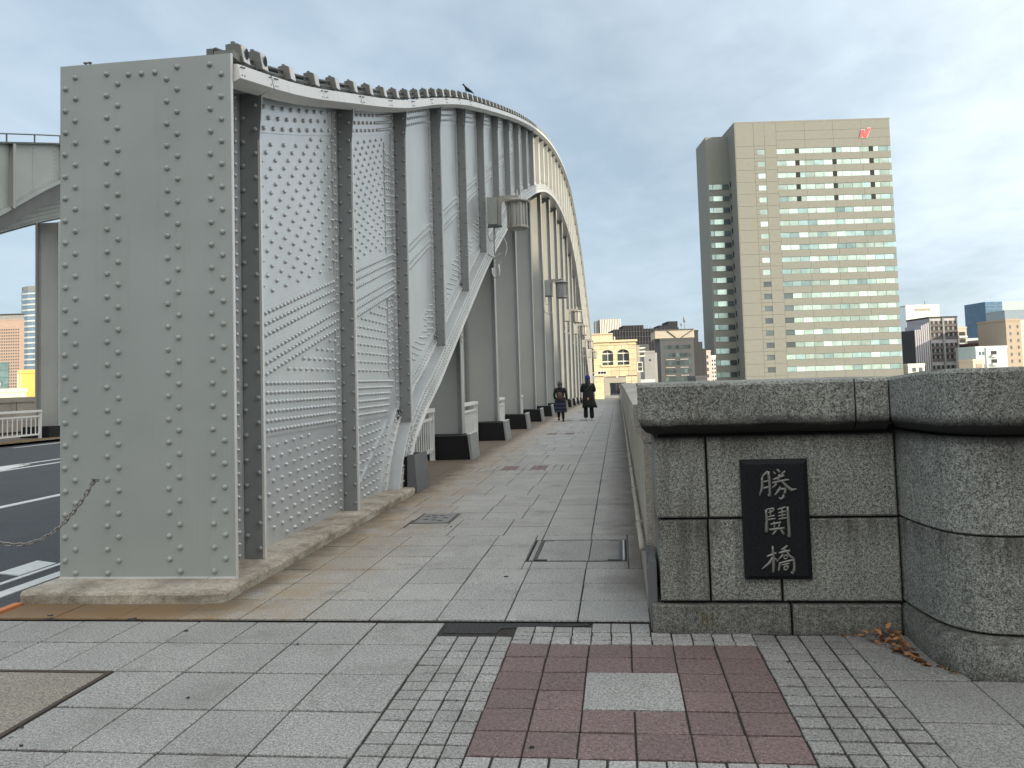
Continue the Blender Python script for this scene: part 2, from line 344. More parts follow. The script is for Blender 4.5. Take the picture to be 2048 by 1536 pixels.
# ------------------------------------------------------------------ paving
def tint(a=.94, b=1.06): return float(rng.uniform(a, b))
def jit(s=.0015): return tuple(float(v) for v in rng.normal(0, s, 4))
G = .0075
plaza = MB(); plaza.box(-4.73, 3.0, 2.2, 5.88, -.05, -.010); plaza_o = plaza.build('plaza_pavement', JOINT, kind='structure')
def tile(x0, x1, y0, y1, mat, parent, name='paving_tile', g=G, z=0.0, t=None):
    mb = MB(); a = g/2
    e = rng.normal(0, .0012, 4)
    mb.slab(x0+a+e[0], x1-a+e[1], y0+a*1.7+e[2], y1-a*1.7+e[3], z-.04, z+float(rng.normal(0, .0010)), .004, t or tint(), jit(.0008))
    return mb.build(name, mat, parent)
rows = [2.70, 3.23, 3.765, 4.28, 4.83, 5.376, 5.865]
cols = [-4.73, -4.35, -3.90, -3.45, -3.02, -2.59, -2.155, -1.72, -1.24]
for j in range(len(rows)-1):
    for i in range(len(cols)-1):
        x0, x1, y0, y1 = cols[i], cols[i+1], rows[j], rows[j+1]
        if x1 <= -3.01 and 3.7 < (y0+y1)/2 < 4.83: continue
        tile(x0, x1, y0, y1, PAVE, plaza_o, g=.012)
for j, (y0, y1) in enumerate(((3.765, 3.87), )):
    for i in range(4): tile(cols[i], cols[i+1], y0, y1, PAVE, plaza_o)
# gritty tan cover in its dark frame at the left
cov = thing('access_cover', 'large tan gritty access cover in a dark steel frame, far left of the pavement', 'cover', (-3.9, 4.35, 0))
mb = MB(); mb.slab(-.82, .84, -.45, .44, -.04, .001, .004); mb.build('cover_slab', TAN, cov)
mb = MB(); mb.box(-.83, .87, .445, .475, -.03, .004); mb.box(.845, .872, -.475, .445, -.03, .004); mb.box(-.83, .845, -.475, -.452, -.03, .004); mb.build('frame', plain('rusty_frame', (.06, .045, .035), .7), cov)
# small setts left of the red field
rs = [5.56, 5.391, 5.263, 5.13, 4.998, 4.866, 4.728, 4.593, 4.458, 4.325, 4.188, 4.05, 3.917, 3.785, 3.64, 3.50, 3.36, 3.22]
cl = [-1.235, -1.095, -.965, -.845, -.735]
for j in range(len(rs)-1):
    for i in range(4): tile(cl[i], cl[i+1], rs[j+1], rs[j], PAVE, plaza_o, 'small_paving_tile', g=.010, t=tint(.9, 1.1))
rs2 = [5.66, 5.58, 5.495, 5.411]
for j in range(3):
    for i in range(12):
        x0 = -.735+i*.126; tile(x0, x0+.126, rs2[j+1], rs2[j], PAVE, plaza_o, 'small_paving_tile', g=.009, t=tint(1.0, 1.18))
for i in range(7): tile(-.2+i*.055, -.2+(i+1)*.055, 5.66, 5.86, PAVE, plaza_o, 'small_paving_tile', g=.008, t=tint(1.0, 1.18)) if i in (0,) else None
for i in range(3): tile(-.235+i*.127, -.235+(i+1)*.127, 5.665, 5.86, PAVE, plaza_o, 'small_paving_tile', g=.008, t=tint(.95, 1.25))
for i in range(4): tile(-.735+i*.125, -.735+(i+1)*.125, 5.665, 5.78, PAVE, plaza_o, 'small_paving_tile', g=.008, t=tint(.9, 1.2))
# red granite field with one grey slab
rr = [5.411, 5.164, 4.905, 4.63, 4.361, 4.09, 3.812]; rc = [-.735, -.485, -.24, .017, .27, .518, .772]
for j in range(6):
    for i in range(6):
        if j in (2, 3) and i in (2, 3): continue
        tile(rc[i], rc[i+1], rr[j+1], rr[j], REDT, plaza_o, 'red_paving_tile', g=.010, t=tint(.9, 1.12))
tile(rc[2], rc[4], rr[4], rr[2], PAVE, plaza_o, 'paving_tile', t=1.02)
for j, (y0, y1) in enumerate(((3.68, 3.812), (3.55, 3.68), (3.42, 3.55))):
    for i in range(12): tile(-.735+i*.1256, -.735+(i+1)*.1256, y0, y1, PAVE, plaza_o, 'small_paving_tile', g=.011, t=tint(.9, 1.2))
# small setts right of the red field
cr2 = [.772, .915, 1.055, 1.195, 1.335]
rs3 = [5.63, 5.50, 5.37]+rs[2:]
for j in range(len(rs3)-1):
    for i in range(4):
        if rs3[j+1] > 5.40 and i < 0: continue
        tile(cr2[i], cr2[i+1], rs3[j+1], rs3[j], PAVED, plaza_o, 'small_paving_tile', g=.012, t=tint(.9, 1.14))
# slabs by the pillar
cs = [1.335, 1.78, 2.22, 2.66]; 
for j in range(len(rows)-1):
    for i in range(3):
        y1 = min(rows[j+1], 5.64)
        if i >= 1 and rows[j] > 4.8: continue
        tile(cs[i], cs[i+1], rows[j], y1, PAVED, plaza_o, g=.006, t=tint(.9, 1.1))
mb = MB(); mb.box(-4.70, .16, 5.875, 5.925, -.05, -.012); mb.build('expansion_joint', TAR, kind='structure')
mb = MB(); mb.prism([(-1.22, 5.868), (-1.215, 5.64), (-1.0, 5.63), (-.85, 5.64), (-.842, 5.74), (-.72, 5.765), (-.6, 5.80), (-.42, 5.795), (-.27, 5.82), (-.235, 5.868)], -.03, -.003)
mb.build('asphalt_patch', TAR, kind='structure')

walk = MB(); walk.strip([[(-4.9, y, gz(y)-.012), (.2, y, gz(y)-.012), (.2, y, gz(y)-.04), (-4.9, y, gz(y)-.04)] for y in YS], True)
walk_o = walk.build('bridge_walkway', JOINT, kind='structure')
wc = [-3.22, -2.76, -2.28, -1.80, -1.32, -.836, -.337, .155]
far = MB(); cnt = 0
hatch = (-.905, .03, 7.80, 8.83); manh = (-2.50, -2.02, 9.92, 10.64)
PATT = [15.35, 25.2, 35.1, 45.0]
def wtile(x0, x1, y0, y1, mat=PAVE, name='paving_slab', g=.010, t=None):
    global cnt
    t = t or tint(1.14, 1.27)
    zc = gz((y0+y1)/2)
    for (hx0, hx1, hy0, hy1) in (hatch, manh):
        if x0 < hx1-.02 and x1 > hx0+.02 and y0 < hy1-.02 and y1 > hy0+.02:
            # cut round the metal cover
            for (a, b, c, d) in ((x0, min(x1, hx0), y0, y1), (max(x0, hx1), x1, y0, y1), (max(x0, hx0), min(x1, hx1), y0, min(y1, hy0)), (max(x0, hx0), min(x1, hx1), max(y0, hy1), y1)):
                if b-a > .03 and d-c > .03: wtile(a, b, c, d, mat, name, g, t)
            return
    if cnt < 296:
        cnt += 1; tile(x0, x1, y0, y1, mat, walk_o, name, g, zc, t)
    elif mat is PAVE:
        far.slab(x0+g/2, x1-g/2, y0+g/2, y1-g/2, zc-.04, zc, .004, t or tint())
redfar = MB(); hin = .0
y = 5.93; j = 0
while y < 62:
    y1 = y+.53
    pat = [p for p in PATT if p-.02 <= y+.1 < p+1.05]
    if pat: y1 = y+.53
    for i in range(7):
        x0, x1 = wc[i], wc[i+1]
        if 6.3 < y < 12.4 and x1 < -2.9: x0 = -3.085
        if pat and i in (1, 2, 3, 4): continue
        if y > 8.8 and i < 5: continue
        wtile(x0, x1, y, y1)
    if y > 8.8 and not pat:
        k = int((y-8.8)//1.06); rr_ = random.Random(k*13+5); 
        offs = [-3.085 if y < 12.4 else -3.22]
        sh = rr_.choice((0, .12, .24, .3)); xx = -2.76+sh
        while xx < -1.1: offs.append(xx); xx += .48 if rr_.random() < .7 else .62
        offs.append(-.836)
        for a, b in zip(offs[:-1], offs[1:]): wtile(a, b, y, y1)
    elif pat:
        first = (y+.1-pat[0]) < .5
        wtile(-3.22, -2.76, y, y1)
        nn = 14; w = (2.76-.836)/nn
        for q in range(nn):
            a = -2.76+q*w; b = a+w
            if 4 <= q <= 9:
                if first: wtile(a, b, y, y+.16); ya, yb = y+.16, y1
                else: wtile(a, b, y+.37, y1); ya, yb = y, y+.37
                mt = REDT if (q in (4, 5, 9, 8) or False) else PAVE
                mid = (ya+.24, yb) if first else (ya, yb-.24)
                if mt is REDT:
                    if cnt < 296: cnt += 1; tile(a, b, ya, yb, REDT, walk_o, 'red_paving_tile', .004, gz(y), 1.25)
                    else: redfar.box(a, b, ya, yb, gz(y)-.03, gz(y)+.001)
                else:
                    wtile(a, b, ya, yb, t=1.1)
            else: wtile(a, b, y, y1)
    if y > 12.6:
        for a, b in ((-4.85, -4.3), (-4.3, -3.76), (-3.76, -3.22)): far.slab(a+.003, b-.003, y+.003, y1-.003, gz(y)-.04, gz(y), .004, tint())
    y = y1; j += 1
mb = MB()
for i, (a, b) in enumerate(zip((-4.70, -4.2, -3.70, -3.22), (-4.2, -3.70, -3.22, -3.085))): tile(a, b, 5.93, 6.33, PAVE, walk_o, 'paving_slab', .006)
far.build('distant_paving', PAVE, walk_o, kind='stuff'); redfar.build('distant_red_paving', REDT, walk_o, kind='stuff')
sheet('far_walkway_end', -4.9, .2, [62+4*i for i in range(20)], -.004, PAVE)
METAL = plain('dark_steel', (.07, .065, .06), .45, .5)
BRIGHT = plain('stainless', (.5, .5, .48), .3, .8)
hc = thing('inspection_hatch', 'stone filled rectangular hatch with black L shaped steel corners in the walkway', 'hatch', (0, 0, 0))
for k, (x0, x1, y0, y1) in enumerate(((-.875, -.835, 7.86, 8.8), (-.80, -.33, 7.86, 8.8), (-.322, -.05, 7.86, 8.8), (-.03, .005, 7.86, 8.8))):
    mb = MB(); mb.slab(x0, x1, y0, y1, -.03, .001, .003, tint(.95, 1.1)); mb.build('stone_infill', PAVE, hc)
for x, s in ((-.815, 1), (-.045, -1)):
    mb = MB(); mb.box(x-.012, x+.012, 7.86, 8.8, -.02, .004); mb.box(min(x, x+s*.11), max(x, x+s*.11), 7.855, 7.885, -.02, .0045); mb.box(min(x, x+s*.11), max(x, x+s*.11), 8.77, 8.80, -.02, .0045); mb.build('corner_bracket', METAL, hc)
    mb = MB(); mb.box(x-s*.035-.006, x-s*.035+.006, 7.86, 8.8, -.02, .003); mb.build('edge_strip', BRIGHT, hc)
mb = MB(); mb.box(-.905, .03, 7.80, 7.815, -.02, .002); mb.box(-.905, .03, 8.815, 8.83, -.02, .002); mb.box(-.905, -.895, 7.815, 8.815, -.02, .002); mb.box(.02, .03, 7.815, 8.815, -.02, .002); mb.build('frame', plain('dull_frame', (.13, .125, .12), .6, .3), hc)
mh = thing('manhole_cover', 'small grey manhole cover with dark lettering like slots in the walkway', 'manhole cover', (-2.26, 10.28, 0))
mb = MB(); mb.slab(-.24, .24, -.36, .36, -.03, .002, .01); mb.build('rim', METAL, mh)
mb = MB(); mb.slab(-.205, .205, -.325, .325, -.03, .005, .006); mb.build('cover_plate', plain('cover_grey', (.22, .22, .21), .6, .1), mh)
for x, yy in ((-.12, .12), (-.05, .18), (.05, .16), (.12, .0), (-.1, -.1), (0, -.14), (.09, -.2), (-.02, .02)): mb = MB(); mb.box(x-.03, x+.03, yy-.022, yy+.022, 0, .008); mb.build('slot', METAL, mh)

# ================================================================== PLINTH
mb = MB(); pts = []
def edge(n0, p0, p1):
    out = []
    for i in range(n0): t = i/n0; out.append((p0[0]+(p1[0]-p0[0])*t, p0[1]+(p1[1]-p0[1])*t))
    return out
per = edge(26, (-4.76, 6.33), (-3.16, 6.33))+edge(4, (-3.10, 6.345), (-3.075, 6.41))+edge(80, (-3.075, 6.46), (-3.075, 12.62))+edge(3, (-3.085, 12.70), (-3.15, 12.74))+edge(10, (-3.2, 12.74), (-4.3, 12.74))+edge(3, (-4.76, 12.74), (-4.76, 9))
nP = len(per); secs = []
j0 = rng.normal(0, .004, nP); j1 = rng.normal(0, .008, nP)
for (off, z) in ((0, -.05), (.0, .066), (.012, .084), (.030, .094), (.12, .097)):
    q = []
    for i, (x, yv) in enumerate(per):
        nx = -1 if x > -3.2 and yv > 6.4 else 0; ny = 1 if yv < 6.4 else (-1 if yv > 12.68 else 0)
        if x > -3.2 and yv <= 6.4: nx = -1
        jj = (j0[i] if z < .05 else j1[i])
        q.append((x+nx*(off+jj), yv+ny*(off+jj), z+(j1[i]*.25 if z > .03 else 0)))
    secs.append(q)
mb.strip(secs, True, 1, False, True)
mb.build('concrete_plinth', CONC, label='long low stained concrete plinth under the foot of the riveted arch', cat='plinth')

# ================================================================== ARCH
arch = thing('bridge_arch', 'huge silver riveted steel arch rising from the left foreground and curving away beside the walkway', 'bridge arch', (-3.94, 6.75, .09))
inv = arch.location
def AB(mb, name, mat, **kw):
    o = mb.build(name, mat, None, **kw); o.parent = arch; o.matrix_parent_inverse = Matrix.Translation(-inv); return o
WX = -3.45; WI = -4.42; K0, DK = 7.5, 2.828
YK = [K0+DK*k for k in range(38)]
mb = MB(); mb.box(-4.712, -3.160, 6.745, 6.765, .085, 4.487); AB(mb, 'end_plate', PLATE)
mb = MB(); mb.box(-3.1595, -3.150, 6.742, 6.772, .085, 4.487); AB(mb, 'plate_edge', STRIP)
mb = MB(); mb.box(-4.712, -3.16, 6.738, 6.744, .085, .115); AB(mb, 'sealant_bead', STRIP)
# end plate rivets, one by one
P, F = rivet_template(.0235, 12); rm = MB(); a, b, c = frame_for('-y')
rm.add([(p[0]*a[0]+p[1]*b[0]+p[2]*c[0], p[0]*a[1]+p[1]*b[1]+p[2]*c[1], p[0]*a[2]+p[1]*b[2]+p[2]*c[2]) for p in P], F, 1, True)
rme = rm.mesh('rivet_head'); rme.materials.append(PLATE)
rme2 = rm.mesh('rivet_head_stiffener'); rme2.materials.append(DSTEEL)
riv_n = 0
def rv(x, yv, z, me=rme):
    global riv_n; riv_n += 1
    o = link('rivet', me, arch, loc=(x-inv.x, yv-inv.y, z-inv.z)); o.rotation_euler = (0, float(rng.uniform(0, 1)), 0); return o
for x, zt, zb, n in ((-4.663,4.281,.248,21),(-4.57,4.38,.148,22),(-4.28,4.389,.148,22),(-4.18,4.294,.25,21),(-3.733,4.303,.256,21),(-3.64,4.40,.158,22),(-3.344,4.402,.16,22),(-3.245,4.312,.262,21)):
    for i in range(n+1): rv(x+float(rng.normal(0, .0015)), 6.745, zt+(zb-zt)*i/n+float(rng.normal(0, .0015)))
for x in (-4.081, -3.962, -3.839): rv(x, 6.745, 4.368)
# web panels, one plate per bay
def bandpoly(mb, y0, y1, fz0, fz1, x0, x1, n=4):
    ys = [y0+(y1-y0)*i/n for i in range(n+1)]
    mb.strip([[(x0, y, fz0(y)), (x1, y, fz0(y)), (x1, y, fz1(y)), (x0, y, fz1(y))] for y in ys], True)
for k in range(-1, 37):
    y0 = 6.77 if k < 0 else YK[k]; y1 = YK[k+1]; n = 6
    fz = (lambda y: .085) if y1 < 12.6 else (lambda y: max(zlow(y), .05))
    if 12 < y1 < 13.4 or (YK[max(k,0)] < 13.4 < y1): n = 24
    if y0 > 99: fz = lambda y: -1.2
    mb = MB(); bandpoly(mb, y0+.002, y1-.002, fz, lambda y: ztop(y)+.01, WX-.02, WX, n); AB(mb, 'web_panel', STEEL)
mb = MB(); bandpoly(mb, 6.77, 112, lambda y: max(zlow(y), .085) if y < 99 else -1.2, lambda y: ztop(y)+.01, WI, WI+.02, 120); AB(mb, 'inner_web', STEEL)
mb = MB(); bandpoly(mb, 6.77, 112, lambda y: ztop(y)-.005, lambda y: ztop(y)+.03, -4.66, -3.21, 90); AB(mb, 'top_flange', DSTEEL)
ysl = [12.35, 12.45, 12.55, 12.65, 12.75, 12.85, 12.95, 13.1, 13.3]+[13.3+1.0*i for i in range(1, 86)]
mb = MB(); mb.strip([[(-4.64, y, zlow_(y)-.03), (-3.22, y, zlow_(y)-.03), (-3.22, y, zlow_(y)+.005), (-4.64, y, zlow_(y)+.005)] for y in ysl], True); AB(mb, 'bottom_flange', STEEL)
# chord plates with ridges
def off(y, d):      # curve at distance d inside the lower edge (normal direction)
    e = .05; s = (zlow_(y+e)-zlow_(y-e))/(2*e); L = math.hypot(1, s); return y-d*s/L, zlow_(y)+d/L
ysc = [y for y in ysl if y < 97]
def ridge(d0, d1, x0, x1):
    mb = MB(); secs = []
    for y in ysc:
        a = off(y, d0); b = off(y, d1)
        secs.append([(x0, a[0], a[1]), (x1, a[0], a[1]), (x1, b[0], b[1]), (x0, b[0], b[1])])
    mb.strip(secs, True); return mb
AB(ridge(.0, .60, WX, WX+.014), 'chord_plate', STEEL)
AB(ridge(.60, .618, WX, WX+.034), 'chord_edge', STEEL)
AB(ridge(.0, .40, WX+.014, WX+.028), 'chord_plate', STEEL)
AB(ridge(.40, .416, WX+.014, WX+.05), 'chord_ridge', STRIP)
AB(ridge(.0, .33, WX+.028, -3.252), 'chord_plate', STEEL)
AB(ridge(.0, .012, -3.254, -3.215), 'chord_edge', STRIP)
AB(ridge(.318, .332, -3.254, -3.238), 'chord_edge', STRIP)
AB(ridge(.205, .216, -3.254, -3.242), 'chord_edge', STRIP)
AB(ridge(-.02, .0, -3.45, -3.212), 'chord_lip', STRIP)
cr_mb = MB()
yy = 12.5
while yy < 44:
    for d, xo in ((.055, .198), (.155, .198), (.265, .198), (.365, .028), (.45, .014), (.54, .014)):
        st = .5 if int(d*100) % 2 else 0
        p = off(yy+st*.06, d)
        if p[1] > .13: rivets(cr_mb, [(WX+xo, p[0], p[1])], 'x', .020, 6)
    s = (zlow_(yy+.05)-zlow_(yy-.05))/.1; yy += (.125 if yy < 25 else .16)/math.hypot(1, s)
AB(cr_mb, 'chord_rivets', STEEL, kind='stuff')
# stiffeners ------------------------------------------------
def st_bottom(y):
    if y < 12.6: return .085
    if y > 98: return -1.2
    return off(y, 0)[1]+.30 if y > 13.6 else off(13.3, 0)[1]+.02
srv = MB(); ang_r = MB()
for k, y in enumerate(YK):
    zt = ztop(y)-.03; zb = st_bottom(y)
    pl = [(WX+.012, zb), (-3.232, zb), (-3.236, zt-.45), (-3.208, zt-.12), (-3.205, zt), (WX+.012, zt)]
    mb = MB(); mb.prism(pl, y-.008, y+.008, axis='y'); AB(mb, 'stiffener', DSTEEL)
    mb = MB(); mb.box(-3.250, -3.228, y-.012, y+.030, zb, zt-.45); AB(mb, 'stiffener_lip', STRIP if k < 40 else STEEL)
    mb = MB(); mb.box(WX, WX+.014, y-.165, y-.008, zb, zt); mb.box(WX+.014, WX+.019, y-.165, y-.155, zb, zt); mb.box(WX+.014, WX+.030, y-.028, y-.020, zb, zt); AB(mb, 'angle_strip', STEEL)
    # staggered rivets on the plate
    z = zb+.11; i = 0; me = rme2; pitch = .1135 if k < 3 else .125
    while z < zt-.08:
        x = -3.395 if i % 2 else -3.275
        if k < 3 and riv_n < 298: rv(x, y-.008, z, rme2)
        elif y < 48: rivets(srv, [(x, y-.008, z)], '-y', .021, 8 if k < 6 else 6)
        z += pitch; i += 1
    z = zb+.06
    while z < zt-.05 and y < 42:
        rivets(ang_r, [(WX+.014, y-.10, z)], 'x', .021, 6); z += .105
AB(srv, 'stiffener_rivets', DSTEEL, kind='stuff'); AB(ang_r, 'angle_rivets', STEEL, kind='stuff')
# recess behind the end plate
mb = MB(); mb.box(WX, -3.37, 6.98, 7.0, .085, 4.0); mb.box(WX, -3.36, 7.20, 7.22, .085, 4.2); mb.box(WX, WX+.02, 6.78, 6.95, 3.5, 4.15); AB(mb, 'corner_angle', DSTEEL)
# web splice bands --------------------------------------------
UP = lambda y: 2.449+.262*(y-8.05); LO = lambda y: 1.747+.268*(y-8.05)
TB = lambda y: ztop(y)-.30-.0075*min(y, 16)
for k in range(0, 12):
    y0, y1 = YK[k]+.01, YK[k+1]-.168
    mb = MB(); bandpoly(mb, y0, y1, TB, lambda y: ztop(y)-.02, WX, WX+.012); AB(mb, 'top_splice_plate', STEEL)
for (y0, y1) in ((YK[0]+.01, YK[1]-.168), (YK[1]+.01, YK[2]-.168)):
    mb = MB(); bandpoly(mb, y0, y1, LO, UP, WX, WX+.013); AB(mb, 'diagonal_splice_plate', STEEL)
    mb = MB(); bandpoly(mb, y0, y1, LO, lambda y: (LO(y)+UP(y))/2-.045, WX+.013, WX+.020); AB(mb, 'diagonal_splice_plate', STEEL)
    e = y1 if y1 < 10.5 else 12.62
    mb = MB(); bandpoly(mb, y0, e, lambda y: 1.168, lambda y: 1.745, WX+.001, WX+.016); AB(mb, 'horizontal_splice_plate', STEEL)
mb = MB(); bandpoly(mb, 12.60, 12.625, lambda y: 1.72, lambda y: 5.35, WX, WX+.018, 1); bandpoly(mb, 12.93, 12.95, lambda y: 1.72, lambda y: 5.4, WX, WX+.018, 1); AB(mb, 'vertical_splice_strip', STEEL)
mb = MB(); mb.strip([[(WX, y, z-.012), (WX+.03, y, z-.012), (WX+.03, y, z+.012), (WX, y, z+.012)] for y, z in ((11.02, .35), (12.5, 1.12))], True); AB(mb, 'gusset_ridge', STEEL)
A1 = lambda y: 4.06+.393*(y-14.25)
for k in range(2, 9):
    y0, y1 = YK[k]+.01, YK[k+1]-.168
    for dz in (.05, -.26):
        f1 = lambda y, dz=dz: A1(y)+dz; f0 = lambda y, dz=dz: A1(y)+dz-.18
        ya = y0
        while ya < y1 and off(ya, .6)[1] > f0(ya): ya += .1
        if f0(y1) > zlow_(y1)+.7: mb = MB(); bandpoly(mb, y0, y1, f0, f1, WX, WX+.011, 2); AB(mb, 'stay_plate', STEEL)
wr = MB()
def W(y, z, xo=.012, r=.0165, n=8):
    rivets(wr, [(WX+xo, y, z)], 'x', r*1.5, n)
def inchord(y, z): return y > 11.7 and z < 1.35*(y-11.75)
for k in range(0, 12):      # top band rows
    y0, y1 = YK[k]+.07, YK[k+1]-.19; p = (.245, .20, .17)[min(k, 2)]
    for r_i, d in enumerate((.075, .185, .295)):
        y = y0+(p/2 if r_i == 1 else 0); 
        while y < y1:
            pp = p if not (k == 1 and y > YK[1]+1.75) else .095
            W(y, ztop(y)-d-.02, .012, .0175 if k < 3 else .016, 8 if k < 4 else 6); y += pp
for k in (0, 1):            # dense fields
    y0, y1 = YK[k]+.05, YK[k+1]-.18
    if k == 1: y1 = 12.58
    # diagonal band
    for d in (.065, .175, .285, .455, .56, .665):
        y = y0
        while y < YK[k+1]-.18:
            W(y, UP(y)-d, .020 if d > .35 else .013); y += .098
    for i in range(6):
        z = 1.69-i*.093; y = y0; e = y1 if k == 0 else YK[2]-.12
        while y < e:
            if not inchord(y, z-.3): W(y, z+(i*.004 if k else 0), .016)
            y += .100
    # upper field: staggered lattice leaning forward
    pz = .125; px_ = .235 if k == 0 else .20; row = 0; z = 2.2
    while z < 6:
        y = y0+(px_/2 if row % 2 else 0)
        while y < y1:
            zz = z-.10*(y-y0)
            if UP(y)+.07 < zz < TB(y)-.05: W(y, zz, 0, .0165)
            y += px_
        z += pz; row += 1
    # triangle between the bands
    z = 1.84; row = 0
    while z < 3.3:
        y = y0+(.09 if row % 2 else 0)+.05
        while y < y1:
            if LO(y)-.06 > z+.0: W(y, z, 0, .0165)
            y += .175
        z += .118; row += 1
    # lower field
    z = .0; row = 0
    while z < 1.5:
        y = y0+(.11 if row % 2 else 0)
        while y < y1+ (0 if k == 0 else .1):
            zz = z+.045*(y-y0)
            if .15 < zz < 1.11 and not inchord(y, zz): W(y, zz, 0, .0165)
            y += .22 if k == 0 else .19
        z += .115; row += 1
y = 1.85
while y < 5.3:               # vertical splice
    for yy_ in (12.70, 12.86):
        if not (LO(yy_)-.05 < y < UP(yy_)+.05): W(yy_, y+(.0 if yy_ < 12.8 else .03), 0)
    y += .108
for k in range(1, 10):       # paired diagonal rows further on
    y = YK[k]+.06
    if k == 1: continue
    while y < YK[k+1]-.18:
        for d in (.0, .10, .31, .41):
            z = A1(y)-d
            if z > off(y, .6)[1]+.1 and z < TB(y)-.05: W(y, z, .011, .0155, 6)
        y += .105
for k in range(2, 8):        # field just above the chord
    y = YK[k]+.06
    while y < YK[k+1]-.18:
        for i in range(5):
            z = zlow_(y)+.72*math.hypot(1, .45)+.11*i+(.05 if int(y*8) % 2 else 0)
            if z < A1(y)-.55 and (i < 3 or (y-YK[k]) > 1.9): W(y, z, 0, .0155, 6)
        y += .135
AB(wr, 'web_rivets', STEEL, kind='stuff')
# pale cover strip along the top: two fascia panels per bay
fy = [6.775]
for k in range(37):
    a = YK[k]; fy += [a, a+DK/2]
for i in range(len(fy)-1):
    y0, y1 = fy[i]+(.016 if i % 2 else .005), fy[i+1]-(.005 if i % 2 else .016); mb = MB(); secs = []
    for j in range(4):
        y = y0+(y1-y0)*j/3; z = ztop(y)
        secs.append([(-3.235, y, z-.062), (-3.085, y, z+.0), (-3.115, y, z+.125), (-3.215, y, z+.13)])
    mb.strip(secs, True); AB(mb, 'fascia_panel', STRIP)
mb = MB()
for i in range(len(fy)-1):
    for y in (fy[i]+.05, fy[i]+.10, fy[i+1]-.06):
        for dz in (.03, .10):
            if y < 20: mb.box(-3.108, -3.086, y-.005, y+.005, ztop(y)+dz-.005, ztop(y)+dz+.005)
AB(mb, 'fascia_bolts', DARKM, kind='stuff')
# rails and light brackets on top
for (x, dz, r) in ((-3.22, .245, .013), (-3.32, .27, .018), (-3.20, .185, .012)):
    mb = MB(); mb.tube([(x, y, ztop(y)+dz) for y in [6.80+.9*i for i in range(118)]], r, 5); AB(mb, 'top_rail', DARKM)
mb = MB(); mb.strip([[(-3.40, y, ztop(y)+.14), (-3.34, y, ztop(y)+.14), (-3.34, y, ztop(y)+.28), (-3.40, y, ztop(y)+.28)] for y in [6.80+.9*i for i in range(118)]], True); AB(mb, 'cable_tray', DARKM)
bk = MB()
bk.prism([(-.12, .0), (.0, .02), (.035, .02), (.015, .17), (-.12, .18)], -.05, .05, axis='y')
bk.box(-.09, -.06, -.015, .015, .18, .215); bk.box(-.11, -.02, -.03, .03, .175, .19); bk.box(-.02, .0, -.03, .03, -.03, .02)
bme = bk.mesh('bracket'); bme.materials.append(BRACK)
ey = MB(); ey.prism([(.036, .02), (.045, .02), (.025, .17), (.016, .17)], -.05, .05, axis='y'); eme = ey.mesh('bracket_face'); eme.materials.append(STRIP)
y = 6.99; i = 0
while y < 112:
    s = math.atan((ztop(y+.1)-ztop(y-.1))/.2)
    big = 1.0 if i < 2 else .82
    o = link('bracket', bme, arch, loc=(-3.16-inv.x, y-inv.y, ztop(y)+.14-inv.z)); o.rotation_euler = (s*.6, 0, 0); o.scale = (big, 1.2, big)
    e = link('bracket_face', eme, o)
    if i < 2:
        hb = MB(); hb.add([(.046, .032*math.cos(t*math.pi/5), .10+.05*math.sin(t*math.pi/5)) for t in range(10)], [tuple(range(10))]); hb.build('bracket_hole', BLACKG, o)
    y += .40 if i == 0 else DK/4; i += 1
mb = MB(); mb.box(-3.32, -3.15, 6.775, 6.92, 4.47, 4.53); AB(mb, 'junction_box', BRACK)
mb = MB()
for x in (-4.52, -4.48): mb.box(x, x+.012, 6.8, 6.812, 4.487, 4.53); mb.box(x-.012, x+.018, 6.795, 6.815, 4.52, 4.532)
AB(mb, 'cable_clip', DARKM)
# hangers with their black granite feet -----------------------
HY = [YK[k] for k in range(4, 35, 2)]
def hanger(y, xa, xb, zb, zt, parentfn):
    mb = MB(); mb.box(xa+.02, xb-.02, y-.008, y+.008, zb, zt); parentfn(mb, 'hanger_web', HANG)
    for x0, x1 in ((xa, xa+.02), (xb-.02, xb)):
        mb = MB(); mb.box(x0, x1, y-.15, y+.15, zb, zt); parentfn(mb, 'hanger_flange', HANG)
    for x0, x1 in ((xa+.02, xa+.13), (xb-.13, xb-.02)):
        mb = MB(); mb.box(x0, x1, y-.022, y-.008, zb, zt); parentfn(mb, 'hanger_angle', DSTEEL)
    if y < 45:
        rb = MB(); z = zb+.1; i = 0
        while z < zt-.05:
            rivets(rb, [(xb-.05 if i % 2 else xb-.10, y-.022, z), (xa+.05 if i % 2 else xa+.10, y-.022, z)], '-y', .019, 6); z += .13; i += 1
        parentfn(rb, 'hanger_rivets', DSTEEL, kind='stuff')
for y in HY:
    zb = gz(y)+.5; zt = max(zlow_(y)-.02, zb+.3) if y < 97 else gz(y)+1
    hanger(y, WI, WX+.0, zb, zt, AB)
    mb = MB()
    if y < 60:
        s = zlow_(y)-.03
        mb.box(WX-.0, WX+.015, y-.11, y+.11, s-.75, s+.1); rr2 = MB()
        for q in range(6):
            for yy_ in (-.06, .06): rivets(rr2, [(WX+.015, y+yy_, s-.08-.11*q)], 'x', .018, 6)
        AB(mb, 'gusset_plate', HANG); AB(rr2, 'gusset_rivets', HANG, kind='stuff')
def foot(y, xa, xb, n):
    g = gz(y); 
    f = MB(); w = .05
    f.strip([[(xa, y-.95, g-.1), (xb+.12, y-.95, g-.1), (xb+.12, y+.5, g-.1), (xa, y+.5, g-.1)], [(xa+.03, y-.90, g+.5), (xb+.02, y-.90, g+.5), (xb+.02, y+.45, g+.5), (xa+.03, y+.45, g+.5)]], True)
    ft = f.build('hanger_foot', BLACKG, None)
    return ft
